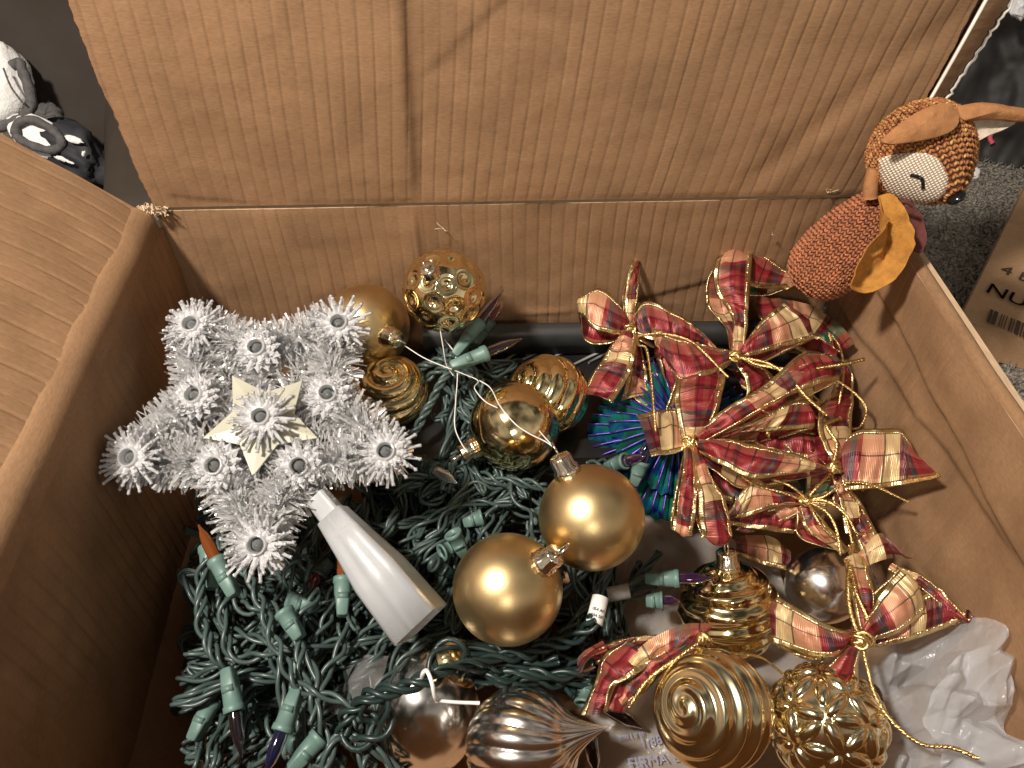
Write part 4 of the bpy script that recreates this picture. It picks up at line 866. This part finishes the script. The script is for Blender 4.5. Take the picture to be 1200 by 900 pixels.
# bow 1: leftmost at the back
b1 = bow('red plaid bow with a tall upright loop standing against the back wall', 738, 384, .09)
strip(b1, [(733, 384, .112, 747, 385, .11), (733, 350, .125, 747, 350, .123), (737, 322, .136, 750, 320, .133), (743, 307, .138, 751, 307, .132)], 'ribbon1', .002, loop=.012, u0=.01)
strip(b1, [(736, 378, .112, 738, 390, .111), (722, 352, .128, 716, 391, .116), (703, 338, .13, 694, 384, .116), (688, 345, .126, 685, 372, .116)], 'ribbon0', .004, loop=.02)
strip(b1, [(742, 376, .112, 744, 392, .11), (757, 353, .125, 768, 399, .112), (792, 367, .122, 796, 402, .11), (822, 388, .114, 822, 406, .107), (843, 411, .105, 842, 415, .104)], 'ribbon2', .003, loop=.016, u0=.012)
strip(b1, [(731, 385, .112, 745, 388, .112), (716, 405, .108, 745, 410, .112), (700, 430, .104, 739, 435, .109), (680, 461, .10, 718, 474, .104)], 'ribbon0', .004, u0=.014)
strip(b1, [(742, 392, .105, 750, 392, .103), (738, 430, .098, 758, 438, .096), (728, 470, .092, 762, 462, .09)], 'ribbon4', .001)
cord(b1, [(746, 390, .116), (748, 404, .12), (757, 408, .122), (762, 436, .12), (766, 480, .118), (768, 506, .115)])
cord(b1, [(747, 394, .116), (775, 391, .126), (805, 398, .13), (826, 414, .132), (853, 442, .126)])
knot(b1, 738, 384, .114)
# bow 2: upper middle, below the fox
b2 = bow('red plaid bow below the fox, with knot and long gold cord ends', 862, 416, .10)
strip(b2, [(857, 412, .118, 872, 412, .118), (857, 372, .128, 876, 376, .132), (838, 338, .135, 879, 335, .14), (840, 305, .142, 881, 300, .142), (858, 290, .14, 880, 288, .138)], 'ribbon0', .004, loop=.02, u0=.03)
strip(b2, [(868, 283, .138, 880, 300, .134), (893, 296, .138, 880, 335, .13), (925, 319, .13, 918, 337, .126)], 'ribbon3', .003, loop=.012, u0=.01)
strip(b2, [(866, 412, .118, 868, 420, .118), (890, 378, .132, 892, 414, .122), (914, 358, .136, 946, 399, .122)], 'ribbon2', .005, loop=.022, u0=.043)
strip(b2, [(858, 411, .118, 858, 424, .117), (815, 402, .126, 828, 441, .12), (786, 393, .126, 796, 446, .116), (769, 386, .122, 775, 408, .113)], 'ribbon1', .004, loop=.018, u0=.03)
strip(b2, [(870, 420, .114, 862, 424, .114), (905, 438, .108, 875, 452, .108), (900, 462, .1, 872, 478, .1)], 'ribbon4', .002)
strip(b2, [(880, 345, .118, 890, 372, .118), (930, 352, .112, 925, 385, .11), (975, 372, .106, 955, 398, .10), (1003, 402, .098, 985, 416, .094)], 'ribbon3', .003, u0=.024, edges=(0, 1))
cord(b2, [(866, 418, .122), (890, 428, .128), (935, 433, .13), (980, 428, .132), (1013, 421, .132)], .0013)
cord(b2, [(866, 419, .122), (900, 426, .13), (925, 443, .13), (945, 465, .126), (968, 486, .12)], .0013)
cord(b2, [(975, 402, .11), (972, 390, .112), (985, 410, .112), (988, 440, .11), (982, 478, .10)], .0009)
knot(b2, 863, 417, .121)
# bow 3: the big one in the middle
b3 = bow('largest red plaid bow, lying over the blue rosette in the middle of the heap', 808, 520, .08)
strip(b3, [(800, 520, .106, 818, 518, .106), (794, 492, .116, 838, 490, .116), (791, 465, .12, 846, 462, .12), (793, 446, .116, 850, 443, .116)], 'ribbon1', .005, loop=.025, u0=.02)
strip(b3, [(812, 514, .106, 818, 522, .106), (845, 482, .122, 862, 500, .118), (895, 452, .13, 915, 468, .124), (940, 414, .132, 955, 452, .126), (968, 415, .126, 978, 446, .122)], 'ribbon2', .005, loop=.024, u0=.027)
strip(b3, [(816, 516, .104, 820, 524, .104), (870, 500, .114, 862, 508, .110), (925, 472, .116, 905, 505, .108), (942, 470, .114, 946, 502, .106)], 'ribbon4', .003, loop=.018)
strip(b3, [(814, 518, .107, 816, 528, .107), (850, 514, .118, 842, 543, .116), (895, 524, .122, 880, 560, .116), (935, 533, .118, 922, 556, .112), (967, 547, .11, 962, 552, .108)], 'ribbon2', .005, loop=.018, u0=.015)
strip(b3, [(806, 514, .105, 806, 526, .105), (790, 480, .106, 792, 530, .106), (746, 487, .108, 763, 536, .106)], 'ribbon4', .003, u0=.035)
strip(b3, [(803, 522, .107, 812, 524, .108), (798, 560, .109, 816, 562, .112), (792, 590, .106, 816, 594, .109), (788, 614, .098, 812, 620, .10)], 'ribbon1', .003, loop=.01, u0=.028)
strip(b3, [(811, 524, .108, 818, 524, .108), (815, 560, .112, 834, 558, .111), (818, 592, .110, 850, 586, .107), (822, 623, .10, 857, 621, .097)], 'ribbon0', .005, loop=.008, u0=.005)
strip(b3, [(770, 435, .09, 742, 466, .09), (790, 452, .092, 765, 486, .09), (800, 475, .09, 780, 500, .088)], 'ribbon3', .001, u0=.0)
knot(b3, 808, 519, .110, .0055)
# bow 4: against the right wall
b4 = bow('plaid bow with a stiff cream checked tail lying against the right wall', 978, 545, .07)
strip(b4, [(975, 540, .10, 985, 556, .098), (1000, 507, .112, 992, 572, .10), (1030, 503, .118, 1022, 573, .10), (1058, 505, .118, 1058, 568, .105), (1072, 530, .116, 1103, 559, .108)], 'ribbon0', .003, u0=.008)
strip(b4, [(978, 548, .10, 990, 545, .10), (965, 520, .108, 997, 520, .104), (958, 488, .108, 998, 492, .10), (968, 470, .10, 1000, 468, .094)], 'ribbon0', .004, loop=.02, u0=.02)
strip(b4, [(970, 548, .095, 985, 560, .095), (985, 590, .09, 1005, 592, .088), (990, 625, .08, 1010, 620, .08)], 'ribbon4', .002, u0=.03)
strip(b4, [(985, 420, .095, 1000, 440, .09), (975, 460, .09, 998, 480, .086), (962, 480, .088, 975, 500, .086)], 'ribbon4', .003, u0=.01)
cord(b4, [(975, 548, .106), (980, 520, .112), (968, 498, .116), (985, 490, .112)], .0012)
cord(b4, [(972, 440, .115), (1003, 462, .108), (1015, 480, .104), (1008, 500, .10), (998, 503, .10)], .001)
knot(b4, 977, 548, .106)
# bow 5: under, with many cords
b5 = bow('dark plaid bow with a spray of gold cords below the largest bow', 945, 588, .06)
strip(b5, [(942, 580, .088, 944, 592, .088), (905, 572, .098, 915, 592, .09), (882, 562, .1, 872, 606, .086), (856, 598, .092, 852, 606, .086)], 'ribbon4', .004, loop=.014, u0=.012)
strip(b5, [(942, 588, .086, 948, 596, .086), (905, 592, .08, 918, 612, .076), (862, 622, .07, 882, 622, .068)], 'ribbon4', .003, u0=.03)
strip(b5, [(936, 594, .088, 952, 592, .09), (945, 622, .084, 972, 618, .088), (975, 640, .078, 992, 640, .082)], 'ribbon0', .004, loop=.012, u0=.01)
strip(b5, [(950, 570, .086, 946, 584, .086), (975, 560, .09, 985, 578, .086), (995, 575, .086, 990, 600, .08)], 'ribbon3', .003, loop=.012)
strip(b5, [(860, 628, .045, 862, 650, .04), (900, 628, .044, 905, 665, .036), (926, 645, .036, 922, 668, .032)], 'ribbon0', .003, u0=.016, edges=(0, 1))
for pts in ([(944, 586, .094), (965, 582, .10), (990, 566, .104), (1020, 568, .104), (1064, 588, .10)], [(944, 586, .094), (970, 588, .1), (992, 604, .1), (1005, 625, .096), (1022, 622, .094)], [(946, 588, .094), (968, 600, .098), (980, 620, .096), (985, 650, .09)],
            [(944, 588, .094), (920, 578, .098), (890, 570, .1), (868, 558, .1)], [(948, 586, .094), (930, 572, .1), (918, 566, .1), (905, 562, .1)], [(946, 586, .095), (955, 605, .098), (968, 622, .094), (985, 634, .09)], [(944, 586, .094), (958, 570, .1), (975, 552, .1), (982, 540, .1)], [(946, 588, .094), (985, 596, .098), (1000, 640, .088), (1006, 650, .084)]): cord(b5, pts, .00095)
knot(b5, 945, 587, .094, .0045)
# crushed ribbon lengths deeper in the heap
b8 = bow('crushed dark plaid bow deep in the heap between the larger bows', 900, 500, .05)
strip(b8, [(850, 430, .09, 870, 455, .088), (900, 440, .092, 905, 475, .086), (950, 460, .09, 945, 500, .084), (990, 500, .084, 975, 530, .08)], 'ribbon3', .004, u0=.02)
strip(b8, [(860, 480, .09, 850, 512, .088), (905, 500, .094, 900, 528, .088), (950, 505, .092, 955, 540, .086)], 'ribbon4', .004, loop=.012, u0=.05)
strip(b8, [(930, 480, .092, 960, 470, .094), (940, 520, .09, 972, 515, .09), (945, 560, .084, 975, 560, .084), (940, 600, .07, 965, 610, .07)], 'ribbon0', .004, u0=.045)
strip(b8, [(840, 545, .084, 830, 575, .08), (880, 560, .088, 872, 592, .082), (930, 556, .086, 940, 580, .08)], 'ribbon3', .004, u0=.03)
strip(b8, [(845, 585, .076, 842, 612, .072), (890, 590, .08, 885, 620, .074), (935, 600, .076, 930, 625, .07)], 'ribbon1', .003, u0=.03)
strip(b8, [(745, 425, .086, 725, 445, .084), (775, 440, .09, 760, 470, .086), (800, 470, .09, 790, 495, .086)], 'ribbon4', .004, u0=.01)
strip(b8, [(900, 360, .1, 895, 385, .096), (940, 380, .1, 930, 408, .096), (985, 400, .094, 975, 430, .09)], 'ribbon4', .004, u0=.04)
strip(b8, [(985, 560, .086, 975, 585, .082), (1010, 590, .086, 992, 612, .08), (1030, 630, .08, 1010, 650, .074)], 'ribbon3', .003, u0=.02)
cord(b8, [(870, 470, .1), (905, 485, .104), (935, 478, .104), (962, 492, .1)], .0009)
cord(b8, [(920, 520, .1), (945, 545, .102), (985, 548, .1), (1012, 575, .096)], .0009)
knot(b8, 900, 510, .09, .004)
# bow 6: lower right
b6 = bow('plaid bow with green loop lying on the white plastic bag', 1008, 748, .05)
strip(b6, [(1004, 742, .088, 1000, 752, .088), (980, 736, .096, 985, 766, .09), (950, 722, .098, 955, 769, .088), (918, 703, .092, 914, 756, .082)], 'ribbon2', .004, loop=.012, u0=.045)
strip(b6, [(1008, 742, .09, 1016, 752, .09), (1028, 702, .106, 1046, 744, .098), (1050, 674, .112, 1078, 722, .10)], 'ribbon3', .006, loop=.02, u0=.034)
strip(b6, [(1018, 744, .088, 1022, 758, .088), (1055, 712, .096, 1060, 752, .09), (1100, 692, .10, 1102, 738, .092), (1124, 716, .10, 1132, 724, .096)], 'ribbon0', .004, loop=.012, u0=.014)
strip(b6, [(1008, 742, .09, 1020, 742, .09), (998, 700, .094, 1026, 702, .096), (988, 655, .092, 1012, 652, .094)], 'ribbon0', .004, u0=.0)
strip(b6, [(1000, 655, .088, 1004, 668, .088), (1030, 625, .1, 1040, 655, .094), (1050, 640, .1, 1072, 655, .094)], 'ribbon1', .003, u0=.012, edges=(0, 0))
strip(b6, [(1045, 660, .1, 1040, 668, .1), (1090, 680, .104, 1080, 692, .1), (1132, 722, .1, 1122, 728, .096)], 'ribbon2', .002)
strip(b6, [(1000, 752, .086, 1010, 754, .086), (972, 776, .084, 1006, 778, .086), (948, 792, .076, 1006, 808, .078)], 'ribbon4', .006, u0=.0)
cord(b6, [(1000, 636, .09), (994, 680, .098), (996, 715, .098), (1008, 748, .094)], .0014)
cord(b6, [(996, 640, .09), (1002, 690, .1), (1016, 725, .098), (1010, 748, .094)], .0012)
cord(b6, [(1009, 748, .094), (1016, 780, .09), (1026, 815, .086), (1046, 846, .084), (1080, 872, .084), (1115, 876, .086), (1146, 889, .088)], .0012)
knot(b6, 1009, 750, .094, .0055)
# bow 7: bottom left red
b7 = bow('crumpled red plaid bow tail at the bottom beside the white sleeve tag', 745, 780, .05)
strip(b7, [(836, 730, .085, 822, 754, .08), (800, 732, .086, 790, 768, .078), (765, 748, .084, 770, 775, .076), (735, 772, .078, 752, 792, .074), (716, 800, .07, 738, 812, .066), (706, 826, .062, 732, 836, .058)], 'ribbon0', .004, u0=.0, edges=(0, 0))
strip(b7, [(745, 748, .074, 790, 752, .08), (712, 762, .074, 745, 790, .08), (698, 795, .068, 720, 806, .074), (680, 838, .06, 712, 834, .062)], 'ribbon1', .003, u0=.026)
strip(b7, [(800, 752, .082, 808, 762, .08), (760, 772, .08, 772, 792, .076), (736, 792, .074, 752, 814, .07), (724, 818, .066, 730, 826, .062)], 'ribbon3', .003, u0=.01)
strip(b7, [(705, 752, .074, 712, 762, .074), (686, 762, .078, 690, 772, .076), (676, 774, .072, 684, 788, .068), (692, 772, .066, 698, 782, .064)], 'ribbon0', .002, edges=(0, 0))
strip(b7, [(770, 744, .07, 765, 752, .07), (730, 748, .07, 728, 768, .07), (690, 764, .066, 700, 778, .066)], 'ribbon2', .002, u0=.02)
cord(b7, [(820, 752, .088), (795, 770, .086), (760, 796, .078), (738, 828, .066)], .0013)
cord(b7, [(812, 758, .09), (850, 765, .085), (890, 770, .08), (918, 790, .07)], .0008)
knot(b7, 822, 748, .084, .0045)

# ------------------------------------------------------------------ plastic bags and film
FOLD = [(math.cos(a_), math.sin(a_), f_, m_, a_*3.7) for a_, f_, m_ in ((.4, 22, .9), (1.3, 31, .8), (2.2, 27, .8), (2.9, 52, .45), (.9, 67, .35), (1.9, 85, .25), (2.6, 120, .16))]
def film_sheet(name, label, rows, nu, nv, amp, seed, mat, sc=34., hole=None, wall=True):
    C_ = np.array([[PW(*p, xm=.235) if wall else PZ(*p) for p in r] for r in rows]); a, b_ = C_.shape[:2]
    R1 = np.array([cat(C_[i], nv) for i in range(a)]); G = np.array([cat(R1[:, j], nu) for j in range(nv)]).transpose(1, 0, 2)
    for i in range(nu):
        for j in range(nv):
            p = G[i, j]; q = Vector(p*sc)+Vector((seed, 0, 0)); h_ = 0.0
            wv = noise.noise(q*.6)*.45
            for (nx, ny, fr_, am, phs) in FOLD:
                t = (p[0]*nx+p[1]*ny)*fr_+phs+seed+wv*(1+.4*nx); t = abs((t % 1.0)*2-1); h_ += am*t*(.5+noise.noise(q*.8+Vector((phs*7, 2, 1))))
            G[i, j] = p+np.array([.25*noise.noise(q+Vector((9, 9, 9))), -.2, .95])*amp*(h_-.5)
    G[..., 2] = np.maximum(G[..., 2], .006); G[..., 0] = np.minimum(G[..., 0], .2365)
    mb = MB(); mb.grid(G, np.stack(np.meshgrid(np.linspace(0, 1, nu), np.linspace(0, 1, nv), indexing='ij'), -1))
    if hole:
        keep = []
        for f_ in mb.f:
            c = np.mean([mb.v[0][k] for k in f_], 0)-CAM; x = 600+F*(c@CR)/(c@CW); y = 450-F*(c@CU)/(c@CW)
            if ((x-hole[0])/hole[2]*.8+(y-hole[1])/hole[3]*.5)**2+((y-hole[1])/hole[3]*.8-(x-hole[0])/hole[2]*.4)**2 > 1: keep.append(f_)
        mb.f = keep; mb.mi = [0]*len(keep)
    o = mb.build(name, mat); tag(o, label, 'plastic bag'); return o
film_sheet('plastic_bag', 'crumpled white translucent plastic bag in the lower right corner', [
    [(985, 758, .03), (1040, 742, .05), (1090, 735, .07), (1120, 728, .085), (1140, 730, .09)],
    [(950, 790, .02), (1040, 785, .05), (1100, 772, .075), (1142, 768, .09), (1170, 785, .08)],
    [(975, 840, .012), (1035, 832, .04), (1090, 822, .06), (1140, 822, .075), (1170, 835, .07)],
    [(965, 880, .01), (1030, 880, .03), (1090, 868, .05), (1145, 860, .06), (1180, 862, .07)],
    [(960, 940, .01), (1030, 940, .025), (1100, 940, .04), (1160, 940, .05), (1230, 925, .07)]], 170, 170, .028, 2.0, 'bag_film', hole=(1005, 820, 26, 22))
film_sheet('plastic_bag', 'second fold of white plastic film crossing the bag by the right wall', [
    [(1095, 790, .075), (1120, 770, .088), (1150, 760, .09)], [(1080, 830, .07), (1115, 815, .082), (1165, 800, .085)], [(1090, 870, .065), (1130, 850, .075), (1172, 842, .078)], [(1110, 930, .06), (1160, 905, .068), (1215, 890, .07)]], 80, 70, .016, 6.0, 'bag_film', sc=50)
fs = film_sheet('plastic_film', 'clear flat printed plastic film under the gold ornaments', [
    [(715, 600, .012), (790, 612, .016), (860, 636, .014), (910, 660, .012)], [(705, 690, .012), (790, 690, .018), (870, 690, .016), (930, 710, .012)],
    [(700, 770, .012), (780, 780, .016), (880, 770, .016), (985, 770, .014)], [(690, 850, .012), (780, 850, .014), (880, 860, .016), (980, 850, .014)], [(680, 960, .012), (780, 960, .014), (880, 960, .016), (985, 960, .012)]], 80, 70, .005, 4.0, 'clear_film', sc=30)
ORG[fs.name] = np.array(fs.location)
tx_ = nrm(PZ(790, 862, .02)-PZ(720, 873, .02)); ty_ = np.cross([0, 0, 1.], tx_)
put_text('printed_text', 'FIRMA DEL MEN', .0085, PZ(737, 902, .021), tx_, ty_, 'print_blue', fs)
put_text('printed_text', '1(888)1-2', .0075, PZ(750, 876, .021), tx_, ty_, 'print_blue', fs)
put_text('printed_text', 'IIIIII I II III', .0040, PZ(725, 868, .021), tx_, ty_, 'print_blue', fs)
film_sheet('plastic_wrap', 'thin clear plastic wrap scrap left of the silver egg ornament', [[(405, 780, .05), (430, 770, .06), (455, 768, .07)], [(400, 805, .05), (430, 800, .07), (450, 800, .075)], [(360, 825, .045), (405, 840, .055), (440, 840, .06)]], 30, 30, .01, 1.0, 'grey_film', sc=60)

# ------------------------------------------------------------------ fox plush
fox = thing('fox_plush', 'brown knitted fox plush toy perched on the back right corner of the box', 'plush toy', tuple(PD(955, 330, .53)))
def lathe_frame(p, q, e1): return frame(p, np.asarray(q)-np.asarray(p), e1), np.linalg.norm(np.asarray(q)-np.asarray(p))
def knit(name, M, prof, L_, cols, rows, mat, base, parent, mask=None, rad=1.0):
    """a stuffed body of revolution with real V stitches laid over it"""
    rf = lambda t: np.interp(t, prof[:, 0], prof[:, 1])
    ts = np.linspace(0, 1, 40); mb = MB(); mb.lathe(np.stack([np.maximum(rf(ts)-.0006, .0001), ts*L_], 1), M, k=48)
    body = mb.build(name, base, parent)
    V = []; Fc = []; oc = [(0, 2, 4), (2, 1, 4), (1, 3, 4), (3, 0, 4), (2, 0, 5), (1, 2, 5), (3, 1, 5), (0, 3, 5)]
    for i in range(rows):
        t = (i+.5)/rows; r = rf(t); k = max(6, int(cols*min(1, r/prof[:, 1].max()*1.15))); dz = L_/rows
        sl = (rf(min(1, t+.02))-rf(max(0, t-.02)))/(.04*L_); ta = nrm([sl, 0, 1]); no_ = nrm([1, 0, -sl])
        for j in range(k):
            a = 2*PI*(j+.5*(i % 1))/k; wst = 2*PI*r/k
            if mask and mask(t, a): continue
            ca_, sa = math.cos(a), math.sin(a)
            rot = np.array([[ca_, -sa, 0], [sa, ca_, 0], [0, 0, 1]])
            for sg in (-1, 1):
                c = rot@(np.array([r, 0, t*L_])+np.array([0, sg*wst*.24, 0])+no_*rng.normal(0, .00018)); e_l = rot@nrm(ta*1.0+np.array([0, sg*.62, 0])); e_n = rot@no_; e_w = np.cross(e_l, e_n)
                hl = dz*.95; hw = wst*.26; hn = .0011*rad; q = len(V)
                V += [c+e_l*hl, c-e_l*hl, c+e_w*hw, c-e_w*hw, c+e_n*hn, c-e_n*hn]; Fc += [tuple(x+q for x in f_) for f_ in oc]
    mb = MB(); mb.add(xf(M, np.array(V)), Fc); mb.build('knit_stitches', mat, body, kind='stuff'); return body
pb, pn = PD(938, 340, .525), PD(1050, 226, .49); Mb, Lb = lathe_frame(pb, pn, -CW)
profb = np.array([1.0, .92])*np.array([(0, .004), (.03, .013), (.09, .0195), (.2, .0245), (.38, .0258), (.6, .0235), (.8, .0185), (.93, .013), (1, .008)])
knit('body', Mb, profb, Lb, 34, 30, 'knit_rust', 'knit_base', fox)
hc = PD(1081, 180, .468); sn = nrm(PD(1119, 230, .452)-hc); Lh = .066
e1 = nrm(-CW*.92-.30*CR-.25*CU); Mh, _ = lathe_frame(hc-sn*.030, hc+sn*(Lh-.030), e1)
profh = np.array([(0, .003), (.04, .0135), (.10, .0205), (.2, .0268), (.35, .0305), (.5, .0300), (.65, .0262), (.78, .020), (.9, .0125), (.97, .0065), (1, .003)])
knit('head', Mh, profh, Lh, 40, 27, 'knit_mottled', 'knit_base', fox)
rfh = lambda t: np.interp(t, profh[:, 0], profh[:, 1])
def hsurf(t, a, off): r = rfh(t)+off; return np.stack([r*np.cos(a), r*np.sin(a), t*Lh], -1)
tt = np.linspace(.002, 1, 40)
ths = np.linspace(0, 2*PI, 60, endpoint=False)
HP = xf(Mh, np.array([hsurf(np.full(60, t), ths, .0017) for t in tt])); hv = [Vector(v) for v in HP.reshape(-1, 3)]; hf = [(i*60+j, (i+1)*60+j, (i+1)*60+(j+1) % 60, i*60+(j+1) % 60) for i in range(39) for j in range(60)]
bvh = BVHTree.FromPolygons(hv, hf)
def onhead(px, py, off=.0006):
    d = nrm(ray(px, py)); h_ = bvh.ray_cast(Vector(CAM), Vector(d)); return np.array(h_[0])-d*off if h_[0] is not None else PD(px, py, .44)
def head_patch(outl, ctr):
    O = cat(np.array(outl+[outl[0]], float), 49)[:-1]; nr = 14; c = np.array(ctr, float); P = np.zeros((nr, 48, 3)); uvp = np.zeros((nr, 48, 2))
    for i in range(nr):
        for j in range(48):
            q = c+(O[j]-c)*i/(nr-1); P[i, j] = onhead(q[0], q[1], .0004 if i < nr-1 else -.0016); uvp[i, j] = q*.0005
    mb = MB(); mb.grid(P, uvp, close_v=True); return mb.build('face_patch', 'face_weave', fox)
head_patch([(1029, 186), (1046, 181), (1070, 178), (1092, 181), (1104, 191), (1111, 208), (1109, 224), (1096, 236), (1076, 240), (1058, 236), (1041, 226), (1032, 208)], (1070, 208))
mb = MB(); mb.tube(resample(cat([onhead(1067, 205), onhead(1075, 207), onhead(1081, 211), onhead(1082, 221)], 20), .0008), .0011, 6); mb.build('eye', 'nose_black', fox)
mb = MB(); blob(mb, xf(Mh, np.array([.001, 0, Lh+.001])), np.stack([nrm(e1)*.0042, nrm(np.cross(e1, sn))*.0055, sn*.004], 1), 2.0, .08, 18, 12); mb.build('nose', 'nose_black', fox)
def leaf(name, outline, center, mat, parent, D, cup=.004, thick=.0022, wav=.0012, seed=0.):
    """thick felt leaf: outline and centre in pixels with depths, cupped and slightly wavy"""
    O = np.array([PD(x, y, (d[0] if d else D)) for x, y, *d in outline]); O = np.array([cat(np.vstack([O, O[:1]]), 60)[:-1]])[0]; c = PD(center[0], center[1], center[2] if len(center) > 2 else D); nr = 9
    n = -CW; P = np.array([[c+(o-c)*(i/(nr-1))+n*(-cup*(1-(i/(nr-1))**2)+wav*fbm(tuple((c+(o-c)*(i/(nr-1)))*(120 if wav < .002 else 75)+seed), 3)) for o in O] for i in range(nr)])
    mb = MB(); mb.grid(P, close_v=True); mb.grid((P-n*thick)[::-1], close_v=True); mb.grid(np.stack([P[-1], P[-1]*.5+(P[-1]-n*thick)*.5+.0004*np.array([nrm(q-c) for q in P[-1]]), P[-1]-n*thick]), close_v=True); return mb.build(name, mat, parent)
leaf('ear', [(1034, 164), (1046, 152), (1068, 136), (1092, 124), (1108, 121), (1120, 127), (1123, 143), (1112, 155), (1085, 163), (1055, 168), (1038, 168)], (1082, 146), 'felt_brown', fox, .434, cup=-.003)
leaf('ear', [(1122, 124), (1150, 120), (1180, 123), (1205, 128), (1232, 136), (1215, 142), (1190, 141), (1165, 139), (1140, 140), (1128, 140)], (1175, 131), 'felt_brown', fox, .440, cup=-.004)
leaf('inner_ear', [(1126, 136), (1150, 133), (1175, 136), (1192, 141), (1180, 150), (1160, 158), (1146, 164), (1138, 155)], (1158, 147), 'felt_cream', fox, .447, cup=.002)
leaf('scarf_leaf', [(1030, 230, .455), (1043, 226, .45), (1052, 232, .448), (1060, 248, .448), (1070, 262, .446), (1070, 290, .448), (1063, 312, .452), (1046, 330, .456), (1022, 342, .458), (998, 337, .46), (1003, 318, .452), (1012, 300, .446), (1022, 284, .447), (1036, 268, .446), (1042, 258, .45), (1034, 250, .452)], (1042, 290, .458), 'felt_mustard', fox, .45, cup=.005, wav=.0065, seed=3.3)
leaf('scarf_tail', [(1056, 240), (1075, 246), (1084, 262), (1086, 282), (1079, 296), (1068, 288), (1062, 265)], (1072, 268), 'felt_maroon', fox, .462, cup=.002)
mb = MB(); mb.tube(cat([PD(1054, 236, .449), PD(1063, 237, .448), PD(1071, 242, .449)], 10), .0013, 6); mb.build('scarf_edge', 'felt_maroon', fox)
mb = MB(); mb.tube(cat([PD(1020, 232, .478), PD(1021, 215, .474), PD(1026, 196, .470)], 12), .0045, 8); mb.build('neck_band', 'felt_brown', fox)
